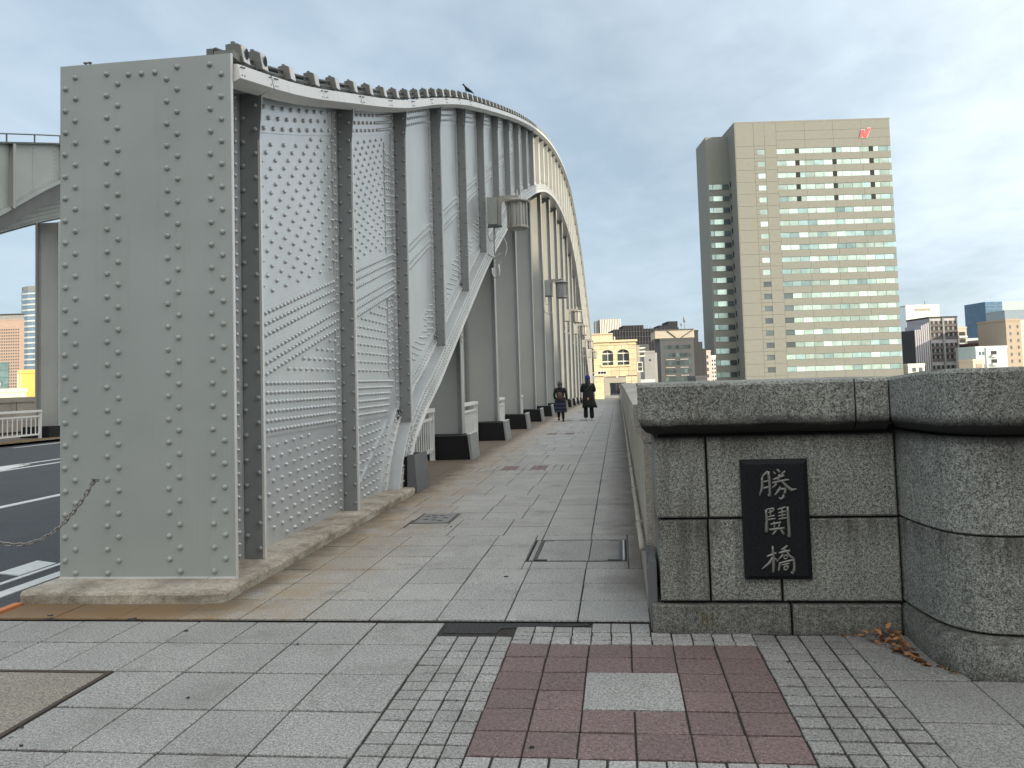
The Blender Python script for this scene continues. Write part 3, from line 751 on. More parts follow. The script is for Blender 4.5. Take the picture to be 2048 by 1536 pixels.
first_names = ['nearest black granite foot block of the hangers beside the walkway, half hidden by the arch', 'second black granite foot block along the walkway, just past the first white railing', 'third black granite foot block along the walkway, left of the brown red tile patch']
feetY = [13.35]+HY
for i, y in enumerate(feetY[:12]):
    lab = (first_names+['fourth black granite foot block along the walkway', 'fifth black granite foot block along the walkway, left of the woman with the rucksack'])[i] if i < 5 else ('sixth','seventh','eighth','ninth','tenth','eleventh','twelfth')[i-5]+' and distant black foot block of the walkway row, counted from the nearest'
    rt = thing('foot_block', lab, 'foot block', (-3.9-(.05 if i == 0 else 0), y+(.20 if i == 0 else 0), gz(y)), 'black foot blocks under the hangers')

    if i == 0:
        rt.location = (-3.19, 13.0, 0)
        f = MB(); f.strip([[(-.17, -.40, -.05), (.12, -.40, -.05), (.12, .5, -.05), (-.17, .5, -.05)], [(-.17, -.36, .54), (.08, -.36, .54), (.08, .46, .54), (-.17, .46, .54)]], True); f.build('granite_block', BLACKG, rt)
        f = MB(); f.strip([[(.0, -.42, 0), (.15, -.42, 0), (.15, .48, 0), (.125, .48, 0), (.125, -.402, 0), (0, -.402, 0)], [(.0, -.38, .56), (.11, -.38, .56), (.11, .45, .56), (.085, .45, .56), (.085, -.362, .56), (0, -.362, .56)]], True); f.build('side_cover', plain('dark_grey_cover', (.13, .135, .14), .6), rt)  # nearest side cover is a darker grey than the others
        continue
    f = MB(); xa, xb = -.10, .0
    f.strip([[(-.55, -.90, -.05), (.74, -.90, -.05), (.74, .1, -.05), (-.55, .1, -.05)], [(-.52, -.88, .5), (.68, -.88, .5), (.68, .08, .5), (-.52, .08, .5)]], True)
    f.build('granite_block', BLACKG, rt)
    f = MB(); f.strip([[(.742, -.92, 0), (.795, -.92, 0), (.795, .05, 0), (.742, .05, 0)], [(.682, -.90, .53), (.735, -.90, .53), (.735, .03, .53), (.682, .03, .53)]], True)
    f.build('side_cover', DSTEEL if i else DARKM, rt)
    f = MB(); f.box(.672, .745, -.91, .04, .531, .545); f.build('cover_cap', STRIP, rt)
# white railings between the feet
def railing(x, y0, y1, label, gy=gz, group='white railings between walkway and road', nx=.19):
    rt = thing('railing', label, 'railing', (x, (y0+y1)/2, gy((y0+y1)/2)), group); h = (y1-y0)/2
    mb = MB(); mb.box(-.07, .07, -h-.03, h+.03, 1.02, 1.10); mb.build('top_rail', WHITEP, rt)
    mb = MB(); mb.box(-.025, .025, -h, h, .84, .90); mb.build('middle_rail', WHITEP, rt)
    mb = MB(); mb.box(-.03, .03, -h, h, .18, .24); mb.build('bottom_rail', WHITEP, rt)
    for s in (-1, 1):
        mb = MB(); mb.box(-.05, .05, s*h-.03, s*h+.03, 0, 1.02); mb.build('post', WHITEP, rt)
    me = None; n = int((2*h)/nx)
    for i in range(1, n):
        y = -h+2*h*i/n
        if me is None: b = MB(); b.box(-.012, .012, -.016, .016, .24, .84); me = b.mesh('baluster'); me.materials.append(WHITEP)
        link('baluster', me, rt, loc=(0, y, 0))
rl = ['nearest white railing, seen under the arch foot', 'second white railing, between the first two tall black foot blocks', 'third white railing, a narrow white edge beside the hanger', 'fourth white railing, mostly hidden by a hanger']
ends = feetY
for i in range(4): railing(-3.96, ends[i]+.55, ends[i+1]-.98, rl[i])

# ================================================================== LANTERNS
def lantern(y, z, lab, first=None):
    if first is not None:
        o = copy_tree(first); o.location = (0, y, z); o['label'] = lab; return o
    rt = thing('lantern', lab, 'lantern', (0, y, z), 'lanterns hanging from the arch over the walkway')
    cxl = -2.82; r8 = math.pi/8; bx = -3.72; rt.scale = (.86, .86, .86)
    mb = MB(); mb.lathe([(.39, .80), (.40, .835), (.36, .87), (.16, .93), (.06, .955)], (cxl, 0, 0), 8, 1, False, r8); mb.build('cap', BRONZE, rt)
    mb = MB(); mb.lathe([(.06, .95), (.055, 1.04), (.025, 1.12), (.03, 1.16), (.004, 1.20)], (cxl, 0, 0), 8); mb.build('finial', BRONZE, rt)
    mb = MB(); mb.lathe([(.30, .76), (.33, .80), (.31, .80), (.0, .80)], (cxl, 0, 0), 8, 1, False, r8); mb.build('top_ring', BRONZE, rt)
    mb = MB(); mb.lathe([(.22, -.03), (.31, .0), (.335, .03), (.335, .09), (.30, .09), (.29, .02), (.2, -.01)], (cxl, 0, 0), 8, 1, False, r8); mb.build('bottom_ring', BRONZE, rt)
    mb = MB(); mb.lathe([(.0, -.045), (.15, -.035), (.23, -.012), (.23, .0)], (cxl, 0, 0), 12); mb.build('bottom_lens', MILK, rt)
    for i in range(8):
        t = 2*math.pi*i/8+r8; t2 = t+2*math.pi/8; ra = .275
        p0 = (cxl+ra*math.cos(t), ra*math.sin(t)); p1 = (cxl+ra*math.cos(t2), ra*math.sin(t2))
        mb = MB(); mb.strip([[(p0[0], p0[1], .08), (p1[0], p1[1], .08), (p1[0]*.97+cxl*.03, p1[1]*.97, .08), (p0[0]*.97+cxl*.03, p0[1]*.97, .08)], [(p0[0], p0[1], .78), (p1[0], p1[1], .78), (p1[0]*.97+cxl*.03, p1[1]*.97, .78), (p0[0]*.97+cxl*.03, p0[1]*.97, .78)]], True); mb.build('glass_pane', MILK, rt)
        q = (cxl+.305*math.cos(t), .305*math.sin(t)); mb = MB(); mb.box(-.018, .018, -.018, .018, .07, .79, 1, Matrix.Translation((q[0], q[1], 0)) @ Matrix.Rotation(t, 4, 'Z')); mb.build('rib', BRONZE, rt)
        tm = (t+t2)/2; q = (cxl+.268*math.cos(tm), .268*math.sin(tm)); mb = MB(); mb.tube([(q[0], q[1], .08), (q[0], q[1], .78)], .010, 5); mb.build('rib', BRONZE, rt)
    mb = MB(); mb.box(bx, bx+.05, -.18, .18, .16, .98); mb.box(bx+.05, bx+.30, -.14, .14, .16, .98); mb.build('control_box', PLATE, rt)
    mb = MB(); mb.prism([(bx+.31, .14), (bx+.41, .14), (bx+.43, .80), (bx+.50, .90), (cxl, .94), (cxl, 1.02), (bx+.42, 1.03), (bx+.31, .98)], -.045, .045, axis='y'); mb.build('arm', BRONZE, rt)
    mb = MB(); mb.tube([(cxl-.06, 0, .99), (cxl+.02, 0, .99)], .06, 8); mb.build('arm_collar', BRONZE, rt)
    mb = MB(); mb.tube([(bx+.2, -.05, .16), (bx+.2, -.05, -.05), (bx+.22, -.05, -.22), (bx+.16, -.05, -.33), (bx+.06, -.05, -.33), (bx+.0, -.05, -.2), (bx+.0, -.05, .1)], .016, 6); mb.build('conduit', PLATE, rt)
    mb = MB(); mb.tube([(bx+.17, 0, .16), (bx+.17, 0, -.75)], .018, 6); mb.tube([(bx-.05, 0, -.55), (bx-.05, 0, -.7), (bx+.17, .0, -.85), (bx+.36, 0, -.7)], .025, 6); mb.build('stay_rod', PLATE, rt)
    mb = MB(); mb.box(bx+.0, bx+.42, -.13, .13, .10, .13); mb.build('box_tray', DARKM, rt)
    return rt
MILK, nt_, p_ = newmat('milky_glass'); p_.inputs['Base Color'].default_value = (.42, .44, .42, 1); p_.inputs['Roughness'].default_value = .3
ll = ['nearest and largest grey metal lantern on a bracket arm, in front of the arch', 'second lantern along the arch, grey, hanging in front of the hangers', 'third lantern along the arch, small and catching warm sun', 'fourth lantern along the arch, tiny, just right below the third', 'fifth lantern along the arch, very small beside the pale gatehouse', 'sixth lantern along the arch, farthest one in front of the gatehouse']
L0 = lantern(21.70, 5.53, ll[0])
for i, (y, z) in enumerate(((39.0, 5.33), (53.6, 5.12), (64.5, 4.85), (79.0, 4.3), (93.0, 3.7))): lantern(y, z, ll[i+1], L0)
mb = MB(); mb.tube([at(x, y, 22.0) for x, y in ((996, 478), (1000, 473), (1008, 476), (1013, 486), (1014, 498), (1010, 512), (1003, 524), (997, 534))], .012, 6); AB(mb, 'cable_loop', STRIP)
mb = MB(); mb.tube([at(x, y, 22.0) for x, y in ((997, 528), (999, 540), (998, 550), (994, 555), (988, 554), (985, 547), (985, 536))], .025, 6); AB(mb, 'conduit_loop', STRIP)

# ================================================================== CROW
cy_ = 18.9
crow = thing('crow', 'black crow perched on the brackets along the top of the arch', 'bird', (-3.2, cy_, ztop(cy_)+.33))
BLK = plain('black_feather', (.015, .014, .017), .55)
b = MB(); S = []
for t, (dy, dz, w, h) in enumerate(((-.17, .30, .010, .010), (-.15, .31, .035, .035), (-.10, .29, .045, .045), (-.06, .22, .06, .06), (0, .15, .085, .085), (.09, .09, .08, .075), (.17, .05, .05, .045), (.27, .0, .035, .02), (.36, -.04, .03, .008))):
    S.append([(w*math.cos(a*math.pi/5), dy+.0, dz+h*math.sin(a*math.pi/5)) for a in range(10)])
b.strip(S, True, 1, True); b.build('body', BLK, crow)
b = MB(); b.strip([[(.013*math.cos(a), -.165, .30+.014*math.sin(a)) for a in (0, 2.1, 4.2)], [(.003*math.cos(a), -.235, .285+.003*math.sin(a)) for a in (0, 2.1, 4.2)]], True); b.build('beak', BLK, crow)
for s in (-1, 1):
    b = MB(); b.tube([(s*.03, -.01, .08), (s*.035, -.02, 0)], .007, 5); b.tube([(s*.035, -.07, .003), (s*.035, .03, .003)], .006, 4); b.build('leg', BLK, crow)
    b = MB(); b.strip([[(s*.075, -.05, .21), (s*.092, -.03, .17), (s*.08, -.03, .11)], [(s*.088, .06, .16), (s*.1, .06, .12), (s*.085, .05, .07)], [(s*.03, .30, .02), (s*.035, .31, .008), (s*.03, .30, .0)]], True); b.build('wing', BLK, crow)
crow.rotation_euler = (0, 0, R(-68)); crow.scale = (.56, .50, .56)

# ================================================================== FAR ARCH across the road
arch2 = thing('bridge_arch', 'second silver steel arch on the far side of the road, seen at the left edge', 'bridge arch', (-21.5, 6.75, .09))
def AB2(mb, name, mat, **kw):
    o = mb.build(name, mat, None, **kw); o.parent = arch2; o.matrix_parent_inverse = Matrix.Translation(-arch2.location); return o
rimz = spline([18, 22, 26.8, 30, 34, 40, 48, 56], [3.4, 5.2, 7.9, 9.75, 11.2, 12.3, 13.0, 13.2])
zl2 = lambda y: zlow(y) if y < 16 else zlow_(min(y, 97))+.32
def seg(x0, x1, f0, f1, name, mat, a=6.77, b_=60, n=50):
    mb = MB(); bandpoly(mb, a, b_, f0, f1, x0, x1, n); AB2(mb, name, mat)
inner_low = lambda y: max(zl2(y), rimz(y)) if y > 18 else zl2(y)
for k in range(0, 18): seg(-21.02, -21.0, inner_low, lambda y: ztop(y)+.3, 'web_panel', PLATE, YK[k], YK[k+1]-.01, 8)
seg(-22.0, -21.98, zl2, lambda y: ztop(y)+.3, 'outer_web', PLATE)
seg(-22.2, -20.8, lambda y: ztop(y)+.30, lambda y: ztop(y)+.36, 'top_flange', DARKM)
seg(-21.015, -20.995, lambda y: inner_low(y)-.62, lambda y: inner_low(y), 'rim_shade_band', paint('painted_rim_shade', (.13, .135, .13), .5, .1), 18, 58, 40)  # dark band painting the soffit shade onto the web under the rim
seg(-20.99, -20.88, lambda y: inner_low(y)-.03, lambda y: inner_low(y)+.10, 'rim_lip', PLATE, 18, 58, 40)
seg(-22.1, -21.98, lambda y: zl2(y)-.03, lambda y: zl2(y)+.03, 'bottom_flange', PLATE, 16, 58, 40)
for k in range(4, 16):
    y = YK[k]; mb = MB(); mb.box(-21.0, -20.82, y-.01, y+.01, inner_low(y), ztop(y)+.3); mb.box(-20.83, -20.80, y-.06, y+.06, inner_low(y), ztop(y)+.3); AB2(mb, 'stiffener', HANG)
rr3 = MB()
for k in range(5, 9):
    y0 = YK[k]
    for c in ((.45, .56, .67, .86, .97, 1.08) if k == 6 else (1.25, 2.3) if k != 7 else (.3, 1.2, 2.4)):
        z = inner_low(y0+c)+.15
        while z < ztop(y0+c)+.2: rivets(rr3, [(-21.0, y0+c, z)], 'x', .022, 6); z += .16
    y = y0
    while y < y0+DK: rivets(rr3, [(-21.0, y, inner_low(y)+.18)], 'x', .022, 6); y += .16
    y = y0
    while y < y0+DK:
        for q in range(4): rivets(rr3, [(-21.975, y, zl2(y)+.12+.16*q)], 'x', .022, 6)
        y += .17
AB2(rr3, 'web_rivets', PLATE, kind='stuff')
mb = MB(); mb.tube([(-21.0, y, ztop(y)+.66) for y in [8+1.5*i for i in range(34)]], .025, 5); AB2(mb, 'hand_rail', DARKM)
mb = MB()
for i in range(34): y = 8.3+1.45*i; mb.box(-21.02, -20.98, y-.02, y+.02, ztop(y)+.34, ztop(y)+.66)
AB2(mb, 'rail_posts', DARKM)
for y in HY[:9]:
    hanger(y, -21.97, -21.02, gz(y)+.5, zl2(y), AB2)
    if y < 42:
        if abs(y-YK[8]) > .1: continue
        rt = thing('foot_block', 'black foot block under the far arch, right beside the end of the far railing', 'foot block', (-21.5, y, gz(y)))
        f = MB(); f.strip([[(-.6, -.8, 0), (.6, -.8, 0), (.6, .5, 0), (-.6, .5, 0)], [(-.55, -.77, .5), (.55, -.77, .5), (.55, .47, .5), (-.55, .47, .5)]], True); f.build('granite_block', BLACKG, rt)
railing(-21.2, 18.6, 29.2, 'long white railing across the road with many balusters', gz, None, .24)
# tiled parapet wall of the far walkway
fp = thing('far_parapet', 'beige tiled parapet wall behind the far railing', 'parapet wall', (-25.6, 30, 0))
for j in range(3):
    for i in range(22):
        y0 = 18+i*1.3; t = MB(); t.slab(0, 0, 0, 0, 0, 0); t = MB()
        t.box(-.15, .12+float(rng.normal(0, .004)), y0+.012-30, y0+1.288-30, .08+j*.42+.01, .08+(j+1)*.42, tint(.85, 1.1)); t.build('wall_tile', TILEB if 'TILEB' in globals() else PARG, fp)
t = MB(); t.box(-.3, .1, -20, 40, -1, 1.33); t.build('wall_core', JOINT, fp)
t = MB(); t.box(-.35, .2, -20, 40, 1.345, 1.55); t.build('coping', PARG, fp)

# ================================================================== PARAPET and PILLAR at the right
par = thing('parapet', 'pale weathered stone parapet running along the right side of the walkway', 'parapet', (.35, 6.3, 0))
def AP(mb, name, mat, par_=par, **kw):
    o = mb.build(name, mat, None, **kw); o.parent = par_; o.matrix_parent_inverse = Matrix.Translation(-par_.location); return o
y = 6.28; i = 0
while y < 104:
    L = 1.75; y1 = y+L; g0, g1 = gz(y), gz(y1)
    mb = MB(); mb.strip([[(.165, yy, g+.36), (.6, yy, g+.36), (.6, yy, g+1.16), (.165, yy, g+1.16)] for yy, g in ((y+.004, g0), (y1-.004, g1))], True, tint(.8, 1.12)); AP(mb, 'face_stone', PARG)
    mb = MB(); mb.strip([[(.18, yy, g+1.168), (.6, yy, g+1.168), (.70, yy, g+1.30), (.70, yy, g+1.44), (.40, yy, g+1.475), (.10, yy, g+1.44), (.10, yy, g+1.27)] for yy, g in ((y+.004, g0), (y1-.004, g1))], True, tint(.85, 1.1)); AP(mb, 'coping_stone', PARG)
    mb = MB(); mb.strip([[(.150, yy, g-.05), (.6, yy, g-.05), (.6, yy, g+.352), (.150, yy, g+.352)] for yy, g in ((y+.004, g0), (y1-.004, g1))], True, tint(.75, 1.0)); AP(mb, 'base_stone', PARG)
    y = y1
mb = MB(); mb.tube([(.128, yy, gz(yy)+.40) for yy in [6.35+2*i for i in range(48)]], .022, 8); AP(mb, 'conduit_pipe', PARG)
mb = MB()
for i in range(14): yy = 7.2+2.6*i; mb.lathe([(.028, -.03), (.028, .03)], (0, 0, 0), 8); 
mb = MB()
for i in range(20): yy = 7.4+2.2*i; mb.box(.10, .16, yy-.012, yy+.012, gz(yy)+.36, gz(yy)+.43)
AP(mb, 'pipe_clips', PARG)
mb = MB(); mb.box(.155, .20, 5.70, 6.25, .0, .44); mb.box(.150, .158, 5.95, 6.25, .38, .45); AP(mb, 'end_cover', plain('grey_cover', (.12, .12, .125), .6), par)

pil = thing('stone_pillar', 'dark grey granite end wall with heavy rounded coping carrying the bridge name plaque', 'stone wall', (.95, 5.66, 0))
def AS(mb, name, par_=pil, mat=WALLG, **kw): return AP(mb, name, mat, par_, **kw)
def block(x0, x1, z0, z1, y0=5.66, y1=6.3, name='stone_block'):
    mb = MB(); c = .010; g = .008
    a = [(x0+g, z0+g), (x1-g, z0+g), (x1-g, z1-g), (x0+g, z1-g)]; b = [(x0+g+c, z0+g+c), (x1-g-c, z0+g+c), (x1-g-c, z1-g-c), (x0+g+c, z1-g-c)]
    e = float(rng.normal(0, .0015))
    vs = [(x, y1, z) for x, z in a]+[(x, y0+c+e, z) for x, z in a]+[(x, y0+e, z) for x, z in b]
    fs = [(11, 10, 9, 8)][::-1]+[(8, 9, 10, 11)]; fs = [(8, 9, 10, 11)]
    for i in range(4): j = (i+1) % 4; fs += [(i, 4+i, 4+j, j), (4+i, 8+i, 8+j, 4+j)]
    fs += [(0, 1, 2, 3)]
    mb.add(vs, fs, tint(.9, 1.1)); AS(mb, name)
mb = MB(); mb.box(.24, 1.73, 5.70, 6.26, 0, 1.30); AS(mb, 'joint_core', mat=BLACKG)
block(.212, .545, .72, 1.250); block(.545, 1.715, .72, 1.250)
block(.215, .538, .19, .72); block(.538, .985, .19, .72); block(.985, 1.715, .19, .72)
mb = MB()
for (xa, xb, za, zb) in ((.470, .478, .05, .13), (.480, .500, .120, .128), (.480, .498, .088, .096), (.480, .500, .052, .06), (.500, .507, .062, .118), (.535, .543, .05, .13)): mb.box(xa, xb, 5.6325, 5.634, za, zb)
AS(mb, 'faded_paint_mark', mat=plain('faded_yellow', (.115, .092, .032), .9))
block(.155, 1.03, -.02, .188, 5.635, 6.32, 'base_block'); block(1.03, 1.70, -.02, .188, 5.635, 6.32, 'base_block')
def copingsec(x, y0, y1, tt=1.0):
    return [(x, y1, 1.27), (x, y0+.10, 1.268), (x, y0+.04, 1.29), (x, y0+.005, 1.33), (x, y0, 1.37), (x, y0, 1.575), (x, y0+.02, 1.593), (x, y1, 1.60)]
for x0, x1 in ((.115, 1.452), (1.462, 1.655)):
    mb = MB(); a = copingsec(x0, 5.545, 6.36); 
    if x0 < .2:
        s0 = [(.205, 6.36, 1.27), (.205, 5.66, 1.268), (.165, 5.60, 1.285), (.135, 5.56, 1.32), (.118, 5.548, 1.37), (.115, 5.545, 1.575), (.125, 5.56, 1.593), (.125, 6.36, 1.60)]
        mb.strip([s0, copingsec(.21, 5.545, 6.36), copingsec(x1, 5.545, 6.36)], True, tint(.95, 1.05))
    else: mb.strip([a, copingsec(x1, 5.545, 6.36)], True, tint(.85, .95))
    AS(mb, 'coping_stone')
# rounded pillar
def smoothpath(P, n=6):
    P = [Vector(p).to_3d() for p in P]; out = []
    for i in range(len(P)-1):
        p0 = P[max(i-1, 0)]; p1 = P[i]; p2 = P[i+1]; p3 = P[min(i+2, len(P)-1)]
        for k in range(n):
            t = k/n; q = .5*((2*p1)+(-p0+p2)*t+(2*p0-5*p1+4*p2-p3)*t*t+(-p0+3*p1-3*p2+p3)*t**3); out.append((q.x, q.y))
    out.append((P[-1].x, P[-1].y)); return out
def curved(path, z0, z1, name, prof=None, back=6.4, tt=1.0, rise=0.0, bk_=.11):
    P = smoothpath(path); prof = prof or [(0, z0), (0, z1)]
    P3 = P
    secs = []
    nrm = []
    for i, (x, y) in enumerate(P3):
        a = P3[max(i-1, 0)]; b = P3[min(i+1, len(P3)-1)]; d = Vector((b[0]-a[0], b[1]-a[1])).normalized(); nrm.append((d.y*-1, d.x))  # inward normal (to the left of travel)
    for i, (x, y) in enumerate(P3):
        nx, ny = nrm[i]; q = min(1, i/(len(P3)*.5)); q = rise*q*q*(3-2*q)
        secs.append([(x+nx*o, y+ny*o, z+(q if z > 1.5 else 0)) for o, z in prof]+[(x+nx*bk_, y+ny*bk_, z1+(q if z1 > 1.5 else 0)), (x+nx*bk_, y+ny*bk_, z0)])
    mb = MB(); mb.strip(secs, True, tt, True); o = AS(mb, name)
    md = o.modifiers.new('w', 'EDGE_SPLIT'); md.split_angle = R(40)
wpath = [(1.722, 5.70), (1.728, 5.56), (1.742, 5.40), (1.765, 5.24), (1.815, 5.10), (1.90, 5.01), (2.03, 4.965), (2.25, 4.955), (3.4, 4.955)]
bpath = [(1.705, 5.70), (1.70, 5.50), (1.692, 5.30), (1.70, 5.10), (1.74, 4.96), (1.82, 4.865), (1.95, 4.825), (2.2, 4.81), (3.4, 4.81)]
cpath = [(1.665, 5.62), (1.668, 5.50), (1.69, 5.34), (1.72, 5.18), (1.78, 5.02), (1.88, 4.92), (2.02, 4.865), (2.25, 4.85), (3.4, 4.85)]
curved(wpath, .198, .715, 'stone_block', [(.008, .198), (0, .206), (0, .708), (.008, .715)], tt=1.05)
curved(wpath, .725, 1.262, 'stone_block', [(.008, .725), (0, .733), (0, 1.254), (.008, 1.262)], tt=1.12)
curved(bpath, -.02, .188, 'base_block', [(0, -.02), (0, .15), (.02, .185), (.05, .188)], tt=.95, bk_=.19)
curved(cpath, 1.27, 1.60, 'coping_stone', [(.10, 1.268), (.04, 1.29), (.005, 1.33), (0, 1.37), (0, 1.575), (.02, 1.597)], tt=1.0, rise=.038)
core = [(1.78, 5.75), (1.81, 5.45), (1.87, 5.25), (1.98, 5.13), (2.15, 5.08), (3.38, 5.08), (3.38, 6.3), (1.78, 6.3)]
mb = MB(); mb.prism([(1.72, 6.36), (1.72, 5.5), (1.80, 5.12), (1.98, 4.96), (3.4, 4.94), (3.4, 6.36)], 1.45, 1.592); AS(mb, 'coping_top')
mb = MB(); mb.prism(core, 0, 1.44); AS(mb, 'joint_core', mat=BLACKG)
# plaque ----------------------------------------------------
pq = thing('name_plaque', 'black plaque with three raised brush written characters, fixed to the stone wall', 'plaque', (.958, 5.65, .343))
IRON, nt_, p_ = newmat('black_plaque'); c = mixc(nt_, rng_(nt_, noise(nt_, 60, 4), .3, .7, 0, 1), (.006, .007, .008), (.014, .016, .018)); nt_.links.new(c, p_.inputs['Base Color']); p_.inputs['Roughness'].default_value = .6; p_.inputs['Specular IOR Level'].default_value = .2
CHAR = plain('silver_character_metal', (.23, .225, .205), .4, .5)
hw, hh = .207, .753
mb = MB(); mb.strip([[(-hw, 0, 0), (hw, 0, 0), (hw, 0, hh), (-hw, 0, hh)], [(-hw, -.022, 0), (hw, -.022, 0), (hw, -.022, hh), (-hw, -.022, hh)], [(-hw+.028, -.036, .025), (hw-.028, -.036, .025), (hw-.028, -.036, hh-.03), (-hw+.028, -.036, hh-.03)]], True); mb.build('plate', IRON, pq)
ST = [
 [[(345,300,9),(349,380,11),(341,440,11),(316,505,5)], [(345,300,8),(375,262,9),(415,232,13)], [(418,232,13),(430,330,12),(434,430,12),(436,520,10),(412,488,5)], [(352,352,7),(420,338,8)], [(348,425,7),(425,405,9)],
  [(478,232,5),(500,262,9)], [(518,205,8),(552,240,11)], [(612,228,10),(560,268,6)], [(470,325,7),(535,300,10),(600,272,11)], [(462,360,8),(560,338,10),(655,322,8)], [(548,262,9),(530,330,11),(500,385,10),(462,418,6)],
  [(562,332,8),(615,385,12),(680,440,15),(742,428,5)], [(512,450,7),(560,430,9),(612,425,11),(606,480,11),(585,525,12),(556,542,8),(540,520,4)], [(556,405,9),(530,455,10),(488,500,6)]],
 [[(388,665,9),(398,780,11),(392,900,14),(396,920,10)], [(398,660,7),(485,648,9)], [(480,655,8),(462,685,7),(412,698,6)], [(440,668,6),(440,745,7)], [(408,748,6),(488,728,8)], [(405,778,7),(497,762,8)],
  [(636,630,11),(643,760,12),(652,900,13),(656,975,13),(634,945,5)], [(522,660,7),(615,632,9)], [(530,700,7),(615,678,8)], [(572,645,7),(576,760,7)], [(528,735,6),(618,715,7)], [(535,770,7),(628,750,8)],
  [(440,828,8),(560,806,9)], [(480,800,7),(486,880,7)], [(552,795,8),(528,880,8)], [(425,890,9),(515,878,10),(602,868,8)], [(505,893,9),(462,945,9)], [(556,885,7),(594,940,11)]],
 [[(395,1192,8),(450,1170,10),(505,1148,8)], [(462,1075,8),(468,1180,12),(471,1290,12),(468,1368,9)], [(458,1205,10),(425,1262,11),(340,1332,5)], [(478,1205,6),(520,1242,9)],
  [(632,1065,8),(590,1098,10),(560,1115,6)], [(532,1150,8),(600,1130,10),(662,1122,9)], [(606,1105,8),(585,1165,10),(528,1222,6)], [(622,1135,7),(662,1185,11),(712,1218,8)],
  [(588,1180,6),(632,1168,7),(630,1208,7),(592,1214,6),(588,1182,6)], [(546,1252,8),(538,1300,9),(528,1348,9)], [(546,1262,7),(630,1240,9),(702,1222,10),(708,1300,11),(700,1382,12),(668,1358,5)],
  [(562,1285,6),(655,1262,7)], [(592,1302,7),(640,1292,7),(630,1332,8),(592,1338,7),(590,1304,6)]]]
for g, strokes in enumerate(ST):
    mb = MB()
    for s in strokes:
        P3 = []; rr4 = []
        for k in range(len(s)-1):
            for t in (0, .33, .66):
                x = s[k][0]+(s[k+1][0]-s[k][0])*t; yv = s[k][1]+(s[k+1][1]-s[k][1])*t; w = s[k][2]+(s[k+1][2]-s[k][2])*t; P3.append((x, yv, w))
        P3.append(s[-1]); P3.insert(0, (s[0][0], s[0][1], 1.5)); P3.append((s[-1][0], s[-1][1], 1.5))
        pts = []
        for x, yv, w in P3:
            u = (x-95-.0406*(yv-110))/772; v = (yv-102+.02*(x-95))/1358
            pts.append((-hw+u*2*hw, -.038, hh*(1-v))); rr4.append(w*.00083)
        # direction must not vanish at doubled end points
        q = [Vector(p) for p in pts]; q[0] = q[0]+(q[1]-q[2])*.12; q[-1] = q[-1]+(q[-2]-q[-3])*.12
        mb.tube(q, rr4, 8)
    mb.build('character', CHAR, pq)
# leaves, droppings -----------------------------------------
LEAF, nt_, p_ = newmat('dead_leaf'); oi = N(nt_, 'ShaderNodeAttribute'); oi.attribute_name = 'tint'
cc_ = mixc(nt_, oi.outputs['Fac'], (.10, .035, .012), (.42, .20, .08)); nt_.links.new(cc_, p_.inputs['Base Color']); p_.inputs['Roughness'].default_value = .7
mb = MB(); lr = random.Random(3)
def leaf(x, y, z, s):
    Mx = Matrix.Translation((x, y, z)) @ Matrix.Rotation(lr.uniform(0, 6.3), 4, 'Z') @ Matrix.Rotation(lr.uniform(-.6, .6), 4, 'X') @ Matrix.Rotation(lr.uniform(-.5, .5), 4, 'Y')
    q = [(0, -.5, 0), (.22, -.25, .06), (.3, .05, .12), (.16, .35, .05), (0, .55, .1), (-.16, .35, .08), (-.3, .05, .1), (-.22, -.25, .02), (0, 0, -.03)]
    vs = [Mx @ Vector((a*s, b*s, c*s)) for a, b, c in q]; mb.add(vs, [(i, (i+1) % 8, 8) for i in range(8)], lr.uniform(0, 1))
for i in range(110):
    t = lr.random()**1.3; leaf(1.66-lr.random()*.25*(1-t)-.02, 5.60-t*.52-lr.random()*.05, .006+lr.random()*.075*(1-t), lr.uniform(.025, .06))
for i in range(28): t = lr.random(); leaf(1.30+.3*t, 5.61-.02*lr.random(), .008, lr.uniform(.015, .035))
for i in range(26): t = lr.random(); leaf(1.685+.06*t, 5.05-.12*t+.02*lr.random(), .006, lr.uniform(.012, .03))
mb.build('fallen_leaves', LEAF, kind='stuff', label='small heap of dry brown leaves in the corner at the foot of the stone wall', cat='leaves')
mb = MB(); GRN = plain('moss_green', (.05, .10, .03), .9)
for i in range(40):
    x = 1.70+lr.uniform(0, .07); y = 5.02-lr.uniform(0, .1); h = lr.uniform(.01, .04); mb.add([(x-.003, y, 0), (x+.003, y, 0), (x+lr.uniform(-.015, .015), y-.01, h)], [(0, 1, 2)])
mb.build('grass_tuft', GRN, kind='stuff', label='tiny green tuft growing in the crack below the rounded pillar', cat='weeds')
mb = MB()
for (x, y, s) in ((-4.25, 5.98, .035), (-3.55, 5.90, .07), (-4.2, 5.89, .06), (-2.1, 5.35, .02), (-3.0, 5.62, .028), (-2.35, 4.42, .02), (-3.0, 4.0, .026), (-1.0, 7.2, .03), (-1.95, 9.65, .03), (-2.85, 3.8, .02), (.9, 5.1, .02), (-.45, 3.9, .02), (-3.3, 7.9, .0)):
    if s:
        for k in range(5):
            a = lr.uniform(0, 6); q = [(x+s*.5*math.cos(a)*k*.3+s*.4*math.cos(i*1.2)*lr.uniform(.5, 1), y+s*.2*math.sin(a)+s*.3*math.sin(i*1.2)*lr.uniform(.5, 1), .002+.008*(i % 2)) for i in range(5)]; mb.add(q, [tuple(range(5))])
mb.build('debris', TAR, kind='stuff', label='scattered dark scraps of dead leaves on the paving slabs', cat='debris')

